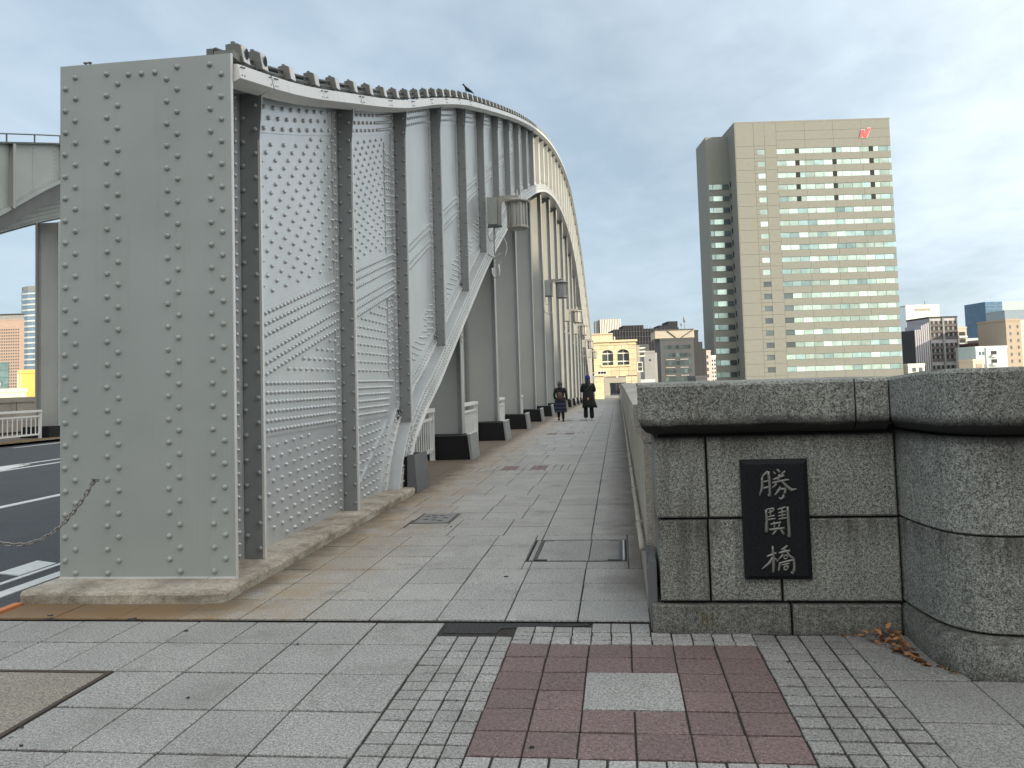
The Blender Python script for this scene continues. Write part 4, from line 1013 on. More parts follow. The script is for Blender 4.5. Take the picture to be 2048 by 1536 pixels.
# ================================================================== CHAIN
chain = thing('chain', 'steel chain hanging from the end plate of the arch towards the road', 'chain', (-4.40, 6.72, .95))
A_ = at(188, 962, 6.62); B_ = Vector((-7.1, 6.35, A_.z-.05))
pA = [A_]; px_pts = [(188, 962), (170, 992), (150, 1020), (128, 1046), (105, 1066), (80, 1080), (50, 1089), (20, 1089), (-10, 1083), (-60, 1064), (-120, 1020), (-170, 960)]
cp = [at(x, y, 6.62+.28*(188-x)/190*.3) for x, y in px_pts]
dist = [0]
for a, b in zip(cp[:-1], cp[1:]): dist.append(dist[-1]+(b-a).length)
def cpos(s):
    for i in range(len(cp)-1):
        if s <= dist[i+1]: return cp[i].lerp(cp[i+1], (s-dist[i])/(dist[i+1]-dist[i]))
    return cp[-1]
CHN = plain('galvanised', (.30, .28, .26), .35, .6)
lm = MB(); lp = []
for i in range(13):
    t = 2*math.pi*i/12; lp.append(((.0075*math.cos(t)), 0, .013*math.sin(t)+(.007 if math.sin(t) > 0 else -.007)))
lm.tube(lp, .0032, 5); lm.v = [(a*1.7, b*1.7, c*1.7) for a, b, c in lm.v]; lme = lm.mesh('link'); lme.materials.append(CHN)
s = .01; i = 0
while s < dist[-1] and i < 290:
    p = cpos(s); d = (cpos(min(s+.02, dist[-1]))-cpos(max(s-.02, 0))).normalized(); q = d.to_track_quat('Z', 'Y')
    o = link('chain_link', lme, chain, loc=p-chain.location); o.rotation_mode = 'QUATERNION'
    from mathutils import Quaternion
    o.rotation_quaternion = q @ Quaternion((0, 0, 1), R(45+90*(i % 2))); s += .0485; i += 1
mb = MB(); pp = A_-chain.location; mb.tube([(pp.x+.02*math.cos(t*.7), pp.y, pp.z+.014*math.sin(t*.7)+.008) for t in range(10)], .005, 5); mb.box(pp.x-.012, pp.x+.012, pp.y, pp.y+.05, pp.z-.012, pp.z+.012); mb.build('eye_bolt', CHN, chain)
po = thing('chain_post', 'steel post holding the far end of the chain', 'post', (cp[-1].x, cp[-1].y, 0))
mb = MB(); mb.lathe([(.05, 0), (.05, cp[-1].z+.1), (.03, cp[-1].z+.13)], (0, 0, 0), 12); mb.build('post_tube', CHN, po)

# ================================================================== PEOPLE
def skin(name, pts, edges, mat, parent, root=0, sub=2):
    me = bpy.data.meshes.new(name); me.from_pydata([p[:3] for p in pts], edges, []); me.materials.append(mat)
    o = link(name, me, parent); 
    md = o.modifiers.new('skin', 'SKIN'); lay = me.skin_vertices[0] if me.skin_vertices else None
    if lay is None: o.data.attributes; 
    for i, p in enumerate(pts):
        v = me.skin_vertices[0].data[i]; v.radius = (p[3], p[4] if len(p) > 4 else p[3]); v.use_root = (i == root)
    md.use_smooth_shade = True; sb = o.modifiers.new('sub', 'SUBSURF'); sb.levels = sub; sb.render_levels = sub
    return o
SKIN = plain('skin', (.50, .32, .23), .5); BLKC = plain('black_cloth', (.012, .012, .014), .9); NAVY = plain('navy_stripe', (.035, .045, .085), .85); BEAN = plain('blue_beanie', (.02, .025, .16), .9)
HAIR = plain('grey_hair', (.07, .07, .07), .8); HAIRB = plain('dark_hair', (.015, .012, .010), .7); BROWN = plain('brown_leather', (.085, .04, .03), .6); SHOE = plain('pale_shoe', (.5, .48, .45), .7)
def person(loc, label, H, man):
    rt = thing('person', label, 'person', loc, None, R(6 if man else -4)); k = H/1.7
    st = .16 if not man else .03
    P = [(0,0,.93,.15,.11),(0,.0,1.12,.13,.10),(0,0,1.36,.16,.10),(0,0,1.47,.055,.055),(0,.015,1.58,.075,.09),(0,.02,1.66,.07,.085),
         (.10,0,.90,.085),(.11,.03-st,.5,.055),(.12,-st*.9,.09,.04),(.12,.10-st,.04,.035),(-.10,0,.90,.085),(-.11,.05+st*.8,.5,.055),(-.12,st*1.2-.02,.10+.3*st,.04),(-.12,.09+st*1.2,.045+.1*st,.035),
         (.19,0,1.40,.055),(.27,-.03,1.13,.04),(.27,.04,.88,.028),(.27,.05,.80,.03,.018),(-.19,0,1.40,.055),(-.26,-.02,1.13,.04),(-.22,.10,.93,.028),(-.21,.13,.86,.03,.018)]
    Ed = [(0,1),(1,2),(2,3),(3,4),(4,5),(0,6),(6,7),(7,8),(8,9),(0,10),(10,11),(11,12),(12,13),(2,14),(14,15),(15,16),(16,17),(2,18),(18,19),(19,20),(20,21)]
    if man: P[15:18] = [(.26,.04,1.14,.04),(.12,.20,1.18,.028),(.08,.25,1.2,.03,.018)]; P[19:22] = [(-.26,.04,1.14,.04),(-.12,.20,1.18,.028),(-.08,.25,1.2,.03,.018)]
    for hx, hy, hz in (((.27,.05,.80), (-.21,.13,.86)) if not man else ((.08,.25,1.2), (-.08,.25,1.2))):
        b0 = len(P)-0; hb = 17 if hx > 0 else 21
        for f in range(5):
            a = (f-2)*.016; n = len(P); th = f == 0
            P.append((hx+a*.3, hy+a+(.01 if th else 0), hz-.035, .010)); P.append((hx+a*.2-.01*(1 if hx > 0 else -1), hy+a*1.05+(.012 if th else 0), hz-(.055 if th else .085-abs(f-2)*.006), .008)); Ed += [(hb, n), (n, n+1)]
    skin('body', [tuple(v*k for v in p) for p in P], Ed, SKIN, rt)
    # trousers
    T = [(0,0,.92,.16,.12),(.10,0,.86,.105),(.11,.03-st,.5,.085),(.12,-st*.9,.07,.10 if man else .06),(-.10,0,.86,.105),(-.11,.05+st*.8,.5,.085),(-.12,st*1.2-.02,.08+.3*st,.10 if man else .06)]
    skin('trousers', [tuple(v*k for v in p) for p in T], [(0,1),(1,2),(2,3),(0,4),(4,5),(5,6)], BLKC, rt)
    J = [(0,0,.98,.19,.13),(0,0,1.2,.18,.13),(0,0,1.38,.20,.12),(0,0,1.47,.08,.08),(.20,0,1.40,.075),(.28,-.03,1.14,.06),(.275,.035,.90,.048),(-.20,0,1.40,.075),(-.27,-.02,1.14,.06),(-.225,.09,.95,.048)]
    if man: J[5:7] = [(.27,.04,1.14,.075),(.13,.20,1.18,.05)]; J[8:10] = [(-.27,.04,1.14,.075),(-.13,.20,1.18,.05)]; J[0] = (0,0,.98,.22,.16)
    skin('jacket', [tuple(v*k for v in p) for p in J], [(0,1),(1,2),(2,3),(2,4),(4,5),(5,6),(2,7),(7,8),(8,9)], BLKC, rt)
    def ring(z, rx, ry, cx=0, cy=0): return [((cx+rx*math.cos(t*math.pi/10))*k, (cy+ry*math.sin(t*math.pi/10))*k, (z+.008*math.sin(t*1.9))*k) for t in range(20)]
    if man:
        b = MB(); b.strip([ring(1.16,.20,.15), ring(1.0,.22,.17), ring(.82,.24,.19), ring(.65,.27,.21,.03), ring(.50,.30,.23,.05), ring(.50,.26,.19,.05)], True, 1, True, False); b.build('coat_skirt', BLKC, rt)
        b = MB(); b.lathe([(.095*k, 1.60*k), (.102*k, 1.64*k), (.098*k, 1.70*k), (.07*k, 1.76*k), (.02*k, 1.79*k)], (0, .015, 0), 14); b.build('beanie', BEAN, rt)
        b = MB(); b.strip([ring(1.62,.095,.10,0,-.0), ring(1.5,.10,.09,0,-.02), ring(1.38,.12,.07,0,-.06), ring(1.30,.09,.04,0,-.09)], True, 1, True); b.build('long_hair', HAIRB, rt)
        b = MB(); b.box(-.05*k, .0, -.19*k, -.13*k, .80*k, .90*k); b.build('orange_pouch', plain('orange_item', (.62, .25, .12), .7), rt)
        b = MB(); b.tube([(-.13*k, -.14*k, 1.15*k), (.10*k, -.15*k, 1.40*k)], .012, 5); b.build('bag_strap', plain('grey_strap', (.12, .12, .12), .8), rt)
    else:
        zz = [1.0,.93,.93,.86,.86,.79,.79,.72,.72,.65,.65,.58,.58,.50,.50,.42]
        for i in range(8):
            za, zb_ = 1.04-.08*i, 1.04-.08*(i+1); ra = .215+.008*i
            b = MB(); b.strip([ring(za,ra,ra*.75), ring((za+zb_)/2,ra+.012,ra*.75+.012), ring(zb_,ra,ra*.75)], True, 1, True, i in (0, 7)); b.build('quilted_band', NAVY if i % 2 else BLKC, rt)
        b = MB(); b.lathe([(.05*k, 1.50*k), (.10*k, 1.55*k), (.112*k, 1.62*k), (.10*k, 1.69*k), (.06*k, 1.735*k), (.01*k, 1.745*k)], (0, .01, 0), 14); b.build('hair', HAIR, rt)
        b = MB(); S2 = []
        for z, w, d in ((.94, .09, .05), (.98, .115, .09), (1.10, .12, .10), (1.22, .10, .08), (1.28, .05, .04)): S2.append([(w*math.cos(t*math.pi/6)*k, (-.19+d*math.sin(t*math.pi/6))*k, z*k) for t in range(12)])
        b.strip(S2, True, 1, True); b.build('rucksack', BROWN, rt)
        b = MB(); b.strip([ring(1.38,.13,.10,0,-.02), ring(1.47,.115,.10,0,-.02), ring(1.50,.09,.08)], True, 1, True); b.build('hood', BLKC, rt)
    for x, yv, z in ((.12, .05-st, 0), (-.12, .04+st*1.2, .25*st)):
        b = MB(); b.strip([[((x+w*math.cos(t*math.pi/5)))*k for w in (0,)] for t in range(0)] or [[((x+.05*math.cos(t*math.pi/5))*k, (yv+.13*math.sin(t*math.pi/5))*k, (z+zz_)*k) for t in range(10)] for zz_ in (.0, .03)]+[[((x+.04*math.cos(t*math.pi/5))*k, (yv-.01+.10*math.sin(t*math.pi/5))*k, (z+.08)*k) for t in range(10)]], True, 1, True); b.build('shoe', SHOE if man else BLKC, rt)
person((-2.36, 34.7, gz(34.7)+.0), 'person in a black jacket and dark quilted skirt with a brown rucksack, walking away', 1.58, False)
person((-1.235, 34.9, gz(34.9)+.0), 'person in a blue beanie and long black coat, walking away up the walkway', 1.76, True)

# ================================================================== BUILDINGS
RX = Vector((math.cos(YAW), math.sin(YAW), 0)); FX = Vector((-math.sin(YAW), math.cos(YAW), 0))
GLD = glass('dark_window_glass', (.10, .13, .14), .15, .3)
GLB = glass('pale_window_glass', (.46, .58, .52), .18, .7)
GLT = glass('teal_window_glass', (.30, .42, .41), .15, .7)
def bframe(x0, x1, ytop, D, rot=0, base=-5.2, anchor='l'):
    a = at(x0, ytop, D); b = at(x1, ytop, D)
    return a, (b-a).dot(RX), a.z
def building(name, label, x0, x1, ytop, D, depth, mat, rot=0, cat='building', base=-5.2, roof=None, far_=1.0):
    a, w, z = bframe(x0, x1, ytop, D)
    rt = thing(name, label, cat, (a.x, a.y, base), None, YAW+rot)
    if far_ != 1.0: a2 = at(x0, ytop, D*far_); rt.location = (a2.x, a2.y, a2.z-(a.z-base)*far_); rt.scale = (far_,)*3
    w = w/math.cos(rot) if abs(rot) < 1 else w; h = z-base
    mb = MB(); mb.box(0, w, 0, depth, 0, h); mb.build('wall', mat, rt)
    mb = MB(); e = .3; mb.box(-.1, w+.1, -.1, depth+.1, h, h+.5); mb.build('roof_edge', roof or mat, rt)
    return rt, w, h
def wins(rt, xs, zs, ww, wh, mat, name='window', y=-.05, stuff=True, side=None):
    if stuff:
        mb = MB()
        for x in xs:
            for z in zs:
                if side is None: mb.box(x, x+ww, y, .02, z, z+wh)
                else: mb.box(y, .02, x, x+ww, z, z+wh)
        return mb.build(name, mat, rt, kind='stuff')
    me = None
    for z in zs:
        for x in xs:
            if me is None: b = MB(); b.box(0, ww, y, .02, 0, wh); me = b.mesh(name); me.materials.append(mat)
            link(name, me, rt, loc=(x, 0, z))
def fr(a, b, n): return [a+(b-a)*i/(n-1) for i in range(n)] if n > 1 else [a]

# --- office tower
TW = bmat('tower_concrete', (.188, .196, .176), .7, .04); TJ = plain('tower_joint', (.17, .17, .15), .8)
D0 = 292.0
a = at(1481, 760, D0); tl = at(1470, 243, D0); tr_ = at(1777, 228, D0)
base = -5.2
tw = thing('office_tower', 'tall beige office tower with ribbon windows and a red emblem at its top right', 'office tower', (at(1481, 500, D0).x, at(1481, 500, D0).y, base), None, YAW)
Wd = (at(1793, 500, D0)-at(1481, 500, D0)).dot(RX); Hd = tl.z-base
mb = MB(); mb.box(0, Wd, .45, 26, 0, Hd); mb.build('core', TJ, tw)
mb = MB(); mb.box(-.25, Wd+.2, 0, 26.3, Hd, Hd+.5); mb.box(-.25, -.02, .0, 26.3, 0, Hd); mb.build('side_wall', TW, tw)
zr0 = at(1551, 300, D0).z-base; zr1 = at(1570, 739, D0).z-base; NR = 19
pit = (zr0-zr1)/(NR-1); wh = 1.75
ux = lambda px: (px-1470)/(1777-1470)*Wd
u0 = ux(1551); su = ux(1515)
zrow = [zr0-pit*i-wh/2 for i in range(NR)]
zrow += [zr0-pit*NR-wh/2]; NR += 1
pc = []
edges_u = [u0, u0+(Wd-u0)*.25, u0+(Wd-u0)*.5, u0+(Wd-u0)*.75, Wd]
def panel(x0, x1, z0, z1): mb = MB(); mb.box(x0+.03, x1-.03, .0, .45, z0+.03, z1-.03); mb.build('wall_panel', TW, tw)
for i in range(NR):
    zt_ = (zrow[i-1] if i else None)
    if i: 
        for q in range(4): panel(edges_u[q], edges_u[q+1], zrow[i]+wh, zrow[i-1])
topz = zrow[0]+wh
for (z0, z1) in ((topz, topz+(Hd-topz)*.33), (topz+(Hd-topz)*.33, topz+(Hd-topz)*.66), (topz+(Hd-topz)*.66, Hd)):
    for q in range(4): panel(edges_u[q], edges_u[q+1], z0, z1)
for q in range(4): panel(edges_u[q], edges_u[q+1], max(0, zrow[-1]-3), zrow[-1])
lu = [0, ux(1489), ux(1506), ux(1512.5), ux(1527.5), ux(1537), u0]
for i in range(-1, NR):
    z1 = Hd if i < 0 else zrow[i]+wh+1.2; z0 = zrow[0]+wh+1.2 if i < 0 else (zrow[i+1]+wh+1.2 if i < NR-1 else 0)
    for (xa, xb) in ((lu[0], lu[2]), (lu[4], lu[6])): panel(xa, xb, z0, z1)
    if i < 0: panel(lu[2], lu[4], z0, z1)
    else:
        panel(lu[2], lu[4], zrow[i]+wh, z1); panel(lu[2], lu[4], z0, zrow[i]); panel(lu[2], lu[3], zrow[i], zrow[i]+wh)
        sw = lu[4]-lu[3]; mb = MB(); mb.box(lu[3], lu[4], .2, .4, zrow[i], zrow[i]+wh); mb.build('small_window', GLB if i < 11 else GLD, tw)
gme = {}
def pane(x, z, w, mat):
    key = (mat.name, round(w, 2))
    if key not in gme:
        b = MB(); b.box(.08, w-.06, .22, .4, .05, wh-.05); b.box(-.03, .08, .1, .42, 0, wh); me = b.mesh('window'); me.materials.append(mat); gme[key] = me
    link('window', gme[key], tw, loc=(x, 0, z))
pw = (Wd-u0)/12.3; pr_ = random.Random(5)
for i in range(NR):
    for q in range(12):
        dark = i < 5 and q in (2, 6, 10)
        if i >= 12 and q == 0 and i < 17: pane(u0+q*pw, zrow[i], pw, GLD); continue
        pr2 = pr_.random(); th = .12 if i < 6 else .45 if i < 12 else .22
        mt = GLT if pr2 < th else GLB
        pane(u0+q*pw, zrow[i], pw, mt)
        if dark: mb = MB(); mb.box(u0+q*pw-.1, u0+q*pw+1.3, .05, .3, zrow[i], zrow[i]+wh); mb.build('dark_vent', BLACKG, tw)
    mb = MB(); mb.box(u0+12*pw, Wd, .2, .4, zrow[i], zrow[i]+wh); mb.build('corner_window', GLT, tw)
# set-back wing on the left
a1 = at(1411, 270, D0+10); wb = at(1421, 500, D0+10); wbl = (wb-tw.location).dot(RX); wz = a1.z-base
mb = MB(); mb.box(wbl, 0, 10.4, 26, 0, wz); mb.build('wing_wall', TW, tw)
wp = (0-wbl)
for i in range(2, NR):
    z = zrow[i]-1.2
    for (f0, f1, mt) in ((.06, .22, GLT), (.24, .66, GLB if i < 14 else GLT), (.68, .98, GLD)):
        mb = MB(); mb.box(wbl+wp*f0, wbl+wp*f1, 10.2, 10.42, z, z+wh); mb.build('wing_window', mt, tw)
    mb = MB(); mb.box(-.32, -.2, 7.4, 8.6, z+.3, z+wh+.4); mb.build('side_vent', BLACKG, tw)
# red emblem, slanted N
c0 = at(1736, 262, D0-.3); ex = (c0-tw.location).dot(RX); ez = c0.z-base
RED = plain('red_emblem', (.75, .05, .07), .5); PINK = plain('pale_emblem_edge', (.85, .55, .5), .6)
def em(poly, y0, y1, mat, name): mb = MB(); mb.prism([(ex+x, ez+z) for x, z in poly], y0, y1, axis='y'); mb.build(name, mat, tw)
for grow, y0, y1, mat, nm in ((.16, -.25, 0, PINK, 'emblem_edge'), (0, -.45, -.2, RED, 'emblem')):
    g = grow
    em([(-1.9-g, -1.5-g), (-1.05+g, -1.5-g), (-.35+g, 1.15+g), (-1.15-g, 1.15+g)], y0, y1, mat, nm)
    em([(-1.1-g, 1.15+g), (-.3+g, 1.15+g), (.35+g, -1.5-g), (-.45-g, -1.5-g)], y0-.01, y1-.01, mat, nm)
    em([(-.35-g, -1.5-g), (.45+g, -1.5-g), (1.9+g, 1.6+g), (1.0-g, 1.6+g)], y0-.02, y1-.02, mat, nm)

# --- gatehouse (yellow stone operator's house) across the end of the walkway
YST = granite('warm_stone', (.62, .54, .37), 8, .06, .5, True, None, .8)
D1 = 109.0
gh = thing('gatehouse', 'sunlit cream stone gatehouse with two arched windows at the end of the walkway', 'gatehouse', (at(1190, 797, D1).x, at(1190, 797, D1).y, -1.25), None, 0)
def gx(px): return (at(px, 740, D1)-gh.location).x
def gzz(py, px=1230): return (at(px, py, D1)-gh.location).z
gw = gx(1273.5); ght = gzz(680)
def arched(x0, x1, z0, zs_, n=10):
    cxm = (x0+x1)/2; rr_ = (x1-x0)/2; return [(x0, z0), (x1, z0), (x1, zs_)]+[(cxm+rr_*math.cos(math.pi*i/n), zs_+rr_*.62*math.sin(math.pi*i/n)) for i in range(1, n)]+[(x0, zs_)]
wA = (gx(1205.5), gx(1227), gzz(730), gzz(706)); wB = (gx(1236), gx(1259), gzz(730), gzz(706)); dr = (gx(1207), gx(1251), 0, gzz(753))
# stone courses as real blocks with openings between them
def gblock(x0, x1, z0, z1, dp=.5):
    mb = MB(); mb.box(x0+.012, x1-.012, 0, dp, z0+.012, z1-.012, tint(.88, 1.1)); mb.build('stone_block', YST, gh)
zc = [0, .75, 1.5, 2.25, 3.0, gzz(753)]
for a_, b_ in zip(zc[:-1], zc[1:]):
    for x0, x1 in ((0, dr[0]), (dr[1], (dr[1]+gw)/2), ((dr[1]+gw)/2, gw)): gblock(x0, x1, a_, b_)
zt1 = gzz(753); zt2 = wA[2]
nz = 2
for i in range(nz):
    a_, b_ = zt1+(zt2-zt1)*i/nz, zt1+(zt2-zt1)*(i+1)/nz
    for q in range(5): gblock(gw*q/5, gw*(q+1)/5, a_, b_)
ztw = gzz(698)
for i in range(3):
    a_, b_ = zt2+(ztw-zt2)*i/3, zt2+(ztw-zt2)*(i+1)/3
    for x0, x1 in ((0, wA[0]), (wA[1], wB[0]), (wB[1], gw)): gblock(x0, x1, a_, b_)
for (x0, x1, z0, zs_) in (wA, wB):
    # spandrel stones round the arch head
    n = 8; cxm = (x0+x1)/2; rr_ = (x1-x0)/2
    for i in range(n):
        t0, t1 = math.pi*i/n, math.pi*(i+1)/n
        p = [(cxm+rr_*math.cos(t0), zs_+rr_*.62*math.sin(t0)), (cxm+(rr_+.0)*math.cos(t0), ztw), (cxm+rr_*math.cos(t1), ztw), (cxm+rr_*math.cos(t1), zs_+rr_*.62*math.sin(t1))]
        mb = MB(); mb.prism(p, 0, .45, axis='y', tint=tint(.9, 1.08)); mb.build('arch_stone', YST, gh)
zt3 = gzz(689)
for q in range(6): gblock(gw*q/6, gw*(q+1)/6, ztw+ .0, zt3)
for q in range(5): gblock(gw*q/5, gw*(q+1)/5, zt3, ght-.25)
mb = MB(); mb.box(-.15, gw+.2, -.28, .6, ght-.25, ght); mb.box(-.05, gw+.08, -.1, .6, zt3-.06, zt3+.05); mb.box(wA[0]-.2, wB[1]+.2, -.18, .1, wA[2]-.22, wA[2]); mb.build('cornice', YST, gh)
mb = MB(); mb.box(.02, gw-.02, .55, 4.5, zt1, ght-.1); mb.box(.02, dr[0]-.05, .5, 4.5, 0, zt1); mb.box(dr[1]+.05, gw-.02, .5, 4.5, 0, zt1); mb.build('inner_walls', YST, gh)
mb = MB(); mb.prism(arched(*dr[:3], zt1-.5)[:3]+[(dr[1], zt1), (dr[0], zt1), (dr[0], zt1-.5)], .46, .5, axis='y') if False else None
for (x0, x1, z0, zs_) in (wA, wB):
    mb = MB(); mb.prism(arched(x0, x1, z0, zs_), .42, .5, axis='y'); mb.build('window', GLD, gh)
    mb = MB(); mb.box((x0+x1)/2-.03, (x0+x1)/2+.03, .36, .42, z0, zs_+.5); mb.box(x0, x1, .34, .42, zs_-.12, zs_+.02); mb.box(x0, x1, .34, .42, z0+.38, z0+.52); mb.build('window_frame', WHITEP, gh)
CRM = bmat('cream_render', (.60, .53, .39), .8)
mb = MB(); mb.box(gx(1182), gx(1227), 2.5, 8, zt1+.2, gzz(666)); mb.build('rear_block', CRM, gh)
mb = MB(); mb.box(gx(1181), gx(1228), 2.3, 8.2, gzz(666), gzz(664)); mb.build('rear_coping', CRM, gh)
mb = MB(); mb.tube([(gx(1231), .4, ght-.1), (gx(1231), .4, ght+.45)], .10, 8); mb.build('finial', CRM, gh)
# traffic lights and small signs beside the gatehouse
def spots(px, py, D, n, gap, label):
    p = at(px, py, D); rt = thing('signal_light', label, 'traffic light', (p.x, p.y, p.z))
    mb = MB(); mb.box(-.2, gap*n, .0, .25, -.22, .22); mb.build('housing', bmat('signal_white', (.7, .68, .66), .5), rt)
    for i in range(n): b = MB(); b.tube([(gap*i+.1, -.05, 0), (gap*i+.1, .02, 0)], .15, 10); b.build('lens', BLACKG, rt)
    mb = MB(); mb.tube([(-.2, .12, 0), (-2.2, .12, 0)], .05, 6); mb.build('arm', HANG, rt)
spots(1197, 745.5, 104, 3, .34, 'white horizontal traffic light with three dark lenses in front of the gatehouse')
for i, py in enumerate((697, 704, 713)):
    p = at(1279, py, 112); rt = thing('lamp_arm', ('top', 'middle', 'bottom')[i]+' one of three white projecting lamps right of the gatehouse', 'lamp', (p.x, p.y, p.z), 'three white lamps beside the gatehouse')
    mb = MB(); mb.tube([(-.3, 0, 0), (.3, -.05, .03), (.75, -.1, .08)], [.09, .12, .04], 7); mb.build('lamp_body', WHITEP, rt)
p = at(1275, 744, 111); rt = thing('window_box', 'white framed glazed box on the right side of the gatehouse', 'bay window', (p.x, p.y, p.z))
mb = MB(); mb.box(0, .75, 0, .6, 0, .15); mb.box(0, .08, 0, .6, .15, 1.2); mb.box(.62, .7, 0, .6, .15, 1.2); mb.box(0, .7, 0, .6, 1.2, 1.3); mb.box(0, .7, 0, .6, .62, .68); mb.build('frame', WHITEP, rt)
mb = MB(); mb.box(.08, .62, .1, .12, .15, 1.2); mb.build('glass', GLD, rt)
# second gatehouse part seen through the passage
g2 = thing('rear_gatehouse', 'grey rear gatehouse wall seen through the passage under the arched windows', 'building', (at(1200, 790, 135).x, at(1200, 790, 135).y, -1.5))
mb = MB(); mb.box(0, 6.5, 0, 3, 2.2, 8); mb.box(0, 1.6, 0, 3, 0, 2.2); mb.box(4.4, 6.5, 0, 3, 0, 2.2); mb.build('wall', bmat('grey_stone', (.36, .34, .29)), g2)
mb = MB(); mb.box(1.0, 2.6, -.06, .1, 3.1, 4.6); mb.box(3.0, 4.6, -.06, .1, 3.1, 4.6); mb.build('window', GLD, g2)
mb = MB(); mb.box(.9, 4.7, -.1, .1, 3.35, 3.5); mb.box(2.65, 2.95, -.1, .1, 3.0, 4.7); mb.build('window_frame', WHITEP, g2)

# --- background buildings, right of the bridge
GRY = bmat('shade_darkened_cladding', (.075, .08, .088)); DGR = bmat('dark_cladding', (.030, .033, .038)); WHT = bmat('white_render', (.62, .62, .58)); PAL = bmat('pale_grey_render', (.25, .26, .26)); BEI = bmat('beige_tile', (.36, .30, .235)); BLU = glass('blue_glass_wall', (.10, .19, .30), .25, .5); LBL = bmat('pale_blue_render', (.50, .60, .62)); MAR = bmat('maroon_tile', (.11, .055, .06)); CRE = bmat('cream_wall', (.66, .57, .44)); MESH = bmat('black_scaffold_mesh', (.012, .014, .020))
# white finned tower
rt, w, h = building('finned_tower', 'white tower with vertical fins far behind the gatehouse', 1200, 1241, 640, 620, 20, plain('fin_shadow', (.12, .12, .10), .8), 0)
for i in range(13): b = MB(); x = w*i/12.5; b.box(x-.2, x+.55, -.7, 0, 0, h+.4); b.build('fin', WHT, rt)
b = MB(); b.box(-3.5, -.3, 2, 12, 0, h-.5); b.build('side_wall', PAL, rt)
# dark scaffolded block
rt, w, h = building('scaffolded_building', 'black netted building under scaffolding behind the gatehouse', 1228, 1357, 662, 300, 18, MESH)
for i in range(24): b = MB(); x = w*i/23; b.box(x-.05, x+.05, -.35, -.25, 0, h+1.6*(1 if 6 < i < 14 else .4)); b.build('scaffold_pole', plain('scaffold', (.10, .10, .11), .6), rt)
for z in fr(2, h-.5, 12): b = MB(); b.box(0, w, -.34, -.26, z, z+.1); b.build('scaffold_rail', plain('scaffold2', (.09, .09, .10), .6), rt)
b = MB(); b.box(w*.14, w*.46, 0, 12, h, h+1.8); b.box(w*.84, w*.99, 0, 12, h, h+2.8); b.box(w*.70, w*.84, 0, 12, h, h+1.5); b.build('upper_netting', MESH, rt)
b = MB(); b.box(w*.25, w*.52, -2.0, -.4, h*.0, h*.78); b.build('lift_shaft', GRY, rt)
# grey office with truss crown
rt, w, h = building('truss_crown_office', 'grey office block with a beige top floor crossed by diagonal braces', 1320, 1386, 681, 215, 12, GRY, R(-4))  # wall colour darkened to carry the shade this block stands in
b = MB(); b.box(-1.2, w+.2, -.25, 12, h+.5, h+2.4); b.build('top_floor', bmat('crown_beige', (.42, .38, .31)), rt)
b = MB(); b.box(-1.3, w+.1, -.35, 12, h+2.4, h+2.7); b.build('roof_slab', GRY, rt)
for xa, xb in ((.2, .45), (.95, .62)):
    b = MB(); b.strip([[(w*xa, -.45, h+2.3), (w*xa, -.3, h+2.3), (w*xa+.3, -.3, h+2.3), (w*xa+.3, -.45, h+2.3)], [(w*xb, -.45, h+.6), (w*xb, -.3, h+.6), (w*xb+.3, -.3, h+.6), (w*xb+.3, -.45, h+.6)]], True); b.build('brace', DGR, rt)
for r_i in range(6):
    z = h-1.3-r_i*2.0
    if z > 0:
        for q in range(7):
            b = MB(); b.box(w*.12+q*w*.115, w*.12+q*w*.115+w*.10, -.04, .02, z-1.0, z); b.build('window', GLT if (q+r_i) % 4 == 0 else GLD, rt)
        if r_i > 1: b = MB(); b.box(w*.15, w*.42, -.2, 0, z+.35, z+.45); b.box(w*.58, w*.82, -.2, 0, z+.35, z+.45); b.build('canopy', WHT, rt)
b = MB(); b.tube([(w*.80, 3, h+2.6), (w*.80, 3, h+6.0)], .06, 5); b.tube([(w*.70, 3, h+2.6), (w*.70, 3, h+4.6)], .05, 5); b.lathe([(.28, 4.6), (.28, 5.9)], (w*.80, 3, h), 8); b.lathe([(.2, 3.7), (.2, 4.4)], (w*.70, 3, h), 8); b.build('antenna_mast', PAL, rt)
rt, w, h = building('dark_stepped_building', 'dark blank walled building stepping down beside the tower', 1384, 1396, 664, 222, 10, DGR)
b = MB(); b.box(w-.05, w+1.0, 0, 10, 0, h-2.6); b.box(w+.9, w+1.9, 0, 10, 0, h-4.4); b.build('lower_step', DGR, rt)
rt, w, h = building('pale_block', 'pale blank grey building between the gatehouse and the grey office', 1288, 1309, 706, 205, 10, PAL)
b = MB(); b.box(w, w+.6, .1, 9, 0, h); b.build('brick_edge', bmat('speckled_edge', (.30, .29, .27)), rt)
wins(rt, [w*.45], fr(h-2.0, h-1.9, 1), .5, .5, GLD, stuff=False)
rt, w, h = building('low_white_building', 'low white roofed building just above the stone coping', 1277, 1309, 765, 160, 8, WHT)
rt, w, h = building('small_pink_building', 'narrow pinkish building between the dark building and the tower', 1411, 1421, 704, 260, 10, bmat('pink_render', (.50, .42, .39)))
wins(rt, [.3], fr(2, h-2, 6), .5, 1.0, GLD)
rt, w, h = building('small_white_building', 'slender white building touching the left side of the tower', 1422, 1431, 714, 265, 10, WHT)
wins(rt, [.2, .9], fr(2, h-1.5, 8), .4, .7, GLD)
rt, w, h = building('low_grey_shed', 'low grey building below the dark stepped building', 1392, 1414, 757, 170, 8, GRY)
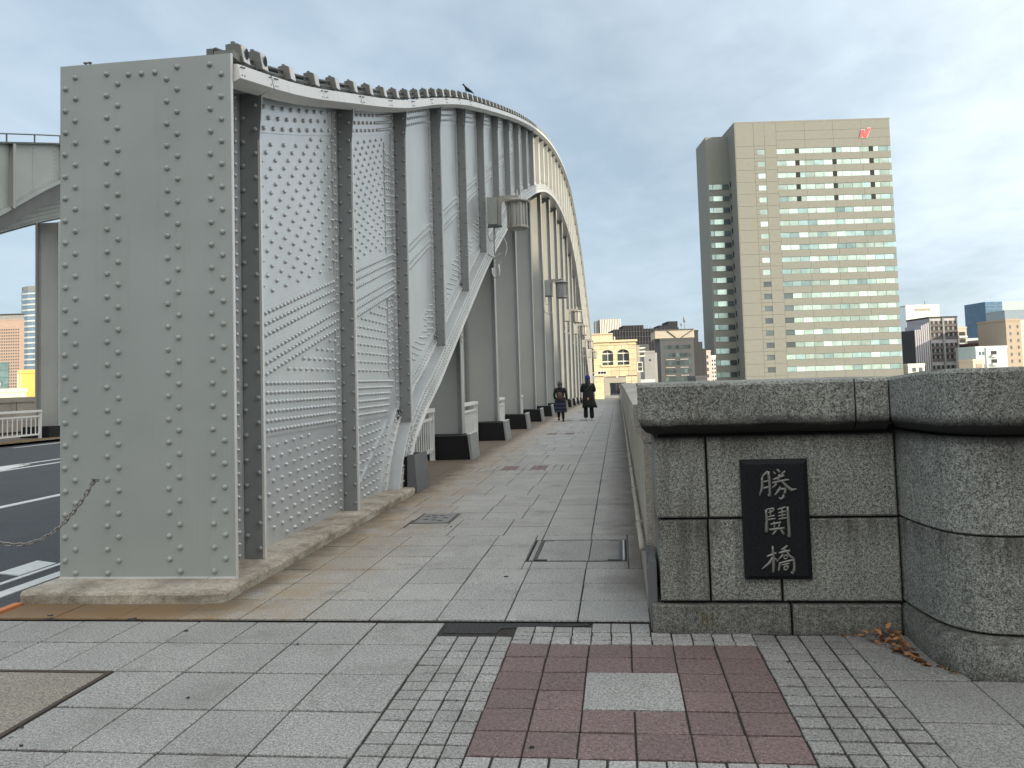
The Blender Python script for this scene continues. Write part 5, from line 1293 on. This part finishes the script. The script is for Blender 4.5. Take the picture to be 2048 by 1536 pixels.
# --- right side
rt, w, h = building('white_office', 'white office block with a dark blue side wall right of the tower', 1811, 1878, 612, 520, 25, bmat('white_panel', (.66, .67, .58)))
b = MB(); b.box(-4.2, 0, 0, 22, 0, h-1.0); b.build('blue_side', plain('blue_side', (.12, .19, .28), .5), rt)
b = MB(); b.box(w*.27, w*.73, -.2, 0, h-3.2, h-1.8); b.build('louvre', bmat('louvre', (.32, .30, .25)), rt)
b = MB(); b.tube([(w*.65, 3, h), (w*.65, 3, h+3)], .15, 5); b.build('mast', GRY, rt)
rt, w, h = building('striped_apartment', 'grey apartment block with dark balcony bays in white frames', 1857, 1914, 637, 250, 14, bmat('grey_stripe', (.40, .395, .42)), 0, roof=DGR, far_=1.34)
fw = w/2
for q in (0, 1):
    x0 = w*.04+q*w*.50; x1 = x0+w*.40; zt_ = h-.8
    for s_i in range(4):
        z1 = zt_-s_i*6.5; z0 = z1-5.3
        if z0 < 0: break
        b = MB(); b.box(x0, x1, -.06, .05, z0, z1); b.build('balcony_bay', DGR, rt)
        for r_i in range(3):
            zz_ = z0+r_i*1.8; b = MB(); b.box(x0, x1, -.3, -.07, zz_, zz_+.75); b.build('balcony_rail', bmat('rail_dark', (.11, .10, .10)), rt)
            b = MB(); b.box(x0+.8, x0+1.3, -.12, -.065, zz_+.8, zz_+1.7); b.box(x0+2.2, x0+2.7, -.12, -.065, zz_+.8, zz_+1.7); b.build('balcony_divider', bmat('divider', (.25, .25, .24)), rt)
b = MB(); 
for x in (0, w*.455, w*.49, w*.955): b.box(x, x+w*.035, -.4, 0, 0, h)
b.build('pier', PAL, rt)
for i in range(7):
    x = -w*.52+i*w*.075; b = MB(); b.box(x, x+w*.05, -.3+.0*i, 10, 0, h-1.0-(2.2 if i < 3 else .25*(7-i))); b.build('wall_fin', bmat('lilac_grey', (.42, .42, .46)), rt)
b = MB(); b.box(-w*.56, 0, 0.2, 10, 0, h-3.4); b.build('side_wall', DGR, rt)
rt, w, h = building('low_white_house', 'low white house in front of the striped apartment block', 1816, 1849, 732, 190, 8, WHT, far_=1.54)
wins(rt, [w*.25, w*.65], [h-1.3], .8, .9, GLD, stuff=False)
rt, w, h = building('balcony_building', 'slim beige building with stacked balconies beside the striped block', 1916, 1933, 657, 262, 9, bmat('tan_render', (.48, .44, .36)), far_=1.31)
for i in range(7):
    z = h-2.2-i*2.2
    if z > 0: b = MB(); b.box(.2, w*.8, -.05, .02, z, z+1.1); b.build('opening', DGR, rt); b = MB(); b.box(-.1, w*.95, -.7, 0, z-.7, z-.15); b.build('balcony', LBL, rt)
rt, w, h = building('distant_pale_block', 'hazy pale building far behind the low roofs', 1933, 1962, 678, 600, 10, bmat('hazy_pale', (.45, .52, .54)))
wins(rt, fr(1, w-1.5, 8), fr(3, h-3, 10), .6, 1.4, GLT)
rt, w, h = building('maroon_building', 'small maroon brick building among the low roofs', 1946, 1968, 690, 240, 8, MAR, far_=1.37)
rt, w, h = building('white_low_building', 'low white building with dark openings left of the pale blue apartments', 1933, 1947, 698, 236, 6, WHT, far_=1.38)
wins(rt, [.3, 1.2], fr(h-3, h-1, 2), .6, .6, GLD)
rt, w, h = building('grey_roof_building', 'grey metal roofed building behind the pale blue apartments', 1963, 2006, 683, 250, 9, PAL, far_=1.34)
b = MB(); b.box(w*.1, w*.7, 0, 1, h+.5, h+1.1); b.build('roof_plant', GRY, rt)
rt, w, h = building('blue_apartment', 'pale blue apartment house with white balconies', 1951, 2014, 697, 205, 8, LBL, far_=1.48)
wins(rt, [w*.1, w*.2], fr(h-4.6, h-1.6, 2), .5, .8, GLD)
for i in range(3): b = MB(); b.box(w*.48, w*.66, -.7, 0, h-2.2-2.0*i, h-1.6-2.0*i); b.build('balcony', WHT, rt); b = MB(); b.box(w*.48, w*.66, -.05, .02, h-1.6-2.0*i, h-.7-2.0*i); b.build('opening', DGR, rt)
b = MB(); b.box(w*.31, w*.345, -.3, 0, 0, h+.1); b.build('pier', WHT, rt)
rt, w, h = building('cream_shop', 'small cream building with a brown panel just above the coping', 1946, 1968, 723, 190, 6, CRE, far_=1.54)
b = MB(); b.box(w*.25, w*.8, -.1, 0, h-1.4, h-.5); b.build('panel', BEI, rt)
rt, w, h = building('blue_glass_tower', 'tall dark blue glass tower at the right edge', 1970, 2004, 605, 650, 30, BLU)
for i in range(26): b = MB(); b.box(0, w, -.35, 0, h-2.6-i*2.7, h-2.3-i*2.7); b.build('floor_band', plain('blue_band', (.14, .22, .33), .4), rt)
b = MB(); b.box(w, w+34, 3, 30, 0, h+.5); b.build('pale_side', bmat('teal_grey', (.38, .48, .48)), rt)
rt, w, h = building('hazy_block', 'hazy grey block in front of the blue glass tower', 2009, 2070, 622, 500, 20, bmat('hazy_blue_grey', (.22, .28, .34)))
rt, w, h = building('beige_building', 'beige tiled building with small dark windows at the right edge', 2011, 2042, 642, 215, 12, BEI, R(3), far_=1.44)
wins(rt, [w*.22, w*.72], fr(h-14.0, h-1.9, 8), .45, .8, GLD, stuff=False)
b = MB(); b.box(w, w+6, .3, 11, 0, h+.2); b.build('cream_side', CRE, rt)

# --- left background
rt, w, h = building('pink_granite_tower', 'pinkish granite tower with a grid of small windows and a teal glass centre', -55, 41.5, 643, 420, 3, bmat('pink_granite', (.38, .28, .23)))
wins(rt, fr(.6, w-1.4, 20), fr(h-36, h-5, 22), .62, .75, GLD)
b = MB(); b.box(w-10.3, w-5.6, -.5, 0, 0, h-20.5); b.build('glass_centre', GLT, rt)
for i in range(6): b = MB(); b.box(w-10.3, w-5.6, -.7, -.5, h-21-i*3.6, h-20.5-i*3.6); b.build('glass_band', plain('teal_band', (.09, .18, .18), .5), rt)
b = MB(); b.box(w-14, w-.2, 1, 3, h+.5, h+2.8); b.build('roof_plant', PAL, rt)
b = MB(); b.box(w-16, w+.1, .5, 3.4, h+2.8, h+3.3); b.build('roof_crown', DGR, rt)
ct = at(60, 575, 480); gt_ = thing('round_glass_tower', 'curved pale glass tower behind the far arch column', 'tower', (ct.x, ct.y+12, -5.2))
hh_ = at(70, 570, 480).z+5.2; GLR = glass('silver_glass', (.22, .30, .37), .25, .4)
mb = MB(); secs = []
path = [(-12.0, -2), (-10.5, -5), (-7, -8.5), (-2.5, -10.5), (4, -11.5), (14, -11.5), (14, 12), (-12, 12)]
mb.prism(path, 0, hh_-3.0); mb.build('glass_shell', GLR, gt_)
for i in range(26): b = MB(); z = hh_-5-3.1*i; b.prism([(x*1.015, y*1.015) for x, y in path], z, z+.9); b.build('floor_band', bmat('band_white', (.58, .62, .60)), gt_)
b = MB(); b.prism([(x*.98, y*.98) for x, y in path[1:]], hh_-3, hh_-.3); b.build('crown', PAL, gt_)
OR = bmat('orange_yellow_wall', (.80, .50, .14)); rt, w, h = building('orange_building', 'plain orange yellow box building above the far parapet', 37, 88, 747, 120, 5, OR)
b = MB(); b.box(-.12, 0, -.1, .0, 0, h+.5); b.box(w-3.3, w-3.2, -.12, 0, 0, h+.5); b.build('white_trim', WHT, rt)
rt, w, h = building('white_hall', 'low white building with a curved roof at the left edge', -30, 36, 786, 115, 2, bmat('bright_cream', (.74, .72, .58)))
b = MB(); b.box(w-3.0, w-.3, -1.0, 0, 0, h-1.0); b.lathe([(0, 0), (.01, 0)], (0, 0, 0), 4); b.build('annex', PAL, rt)
b = MB(); b.box(-1, w-1.8, -2.0, -.9, 0, h-1.35); b.build('front_block', WHT, rt)
b = MB(); b.box(-1, w-2.4, -2.1, -2.0, h-2.1, h-1.85); b.box(-1, w-2.4, -2.1, -2.0, h-2.6, h-2.45); b.build('window_strip', GLD, rt)
b = MB(); b.tube([(w-2.2, -.5, h), (w-2.2, -.5, h+.9)], .05, 5); b.lathe([(.12, .9), (.12, 1.3)], (w-2.2, -.5, h), 8); b.build('roof_lamp', WHT, rt)
# --- unseen building behind the viewer, its wings shaped to shade the bridge end
OB = bmat('block_beige', (.34, .32, .29))
ob_ = thing('shade_casting_block', 'unseen building behind the viewpoint, stepped to cast the shade over the bridge end', 'building', (0, -40, 0))
b = MB(); b.box(12, 71, -20, 0, -.5, 38); b.build('lower_shade_wing', OB, ob_)
b = MB(); b.box(71.05, 95, -20, .0, -.5, 50); b.build('tall_shade_wing', OB, ob_)
b = MB(); b.box(95.05, 115, -20, -.5, -7, 45.5); b.build('shade_wing', OB, ob_)
b = MB(); b.box(115.05, 150, -20, -.8, -7, 47); b.build('shade_wing', OB, ob_)
wb_ = MB()
for z in [3+3.4*i for i in range(13)]:
    for x in [14+3.2*i for i in range(25)]:
        if z > 34 and x < 69: continue
        if 68 < x < 71.2: continue
        wb_.box(x, x+2.2, .0, .06, z, z+1.7)
wb_.build('windows', GLD, ob_, kind='stuff')
b = MB(); b.box(11.8, 70.9, -20.2, .2, 38, 38.4); b.build('parapet', OB, ob_)
ls_ = thing('near_low_shops', 'long low building on the near bank behind the viewpoint', 'building', (-40, -62, 0))
b = MB(); b.box(-60, 50, -15, 0, -.5, 11); b.build('wall', OB, ls_)
b = MB()
for x in [-58+4*i for i in range(27)]: b.box(x, x+2.6, 0, .06, 1, 4); b.box(x, x+2.6, 0, .06, 6, 8.5)
b.build('windows', GLD, ls_, kind='stuff')
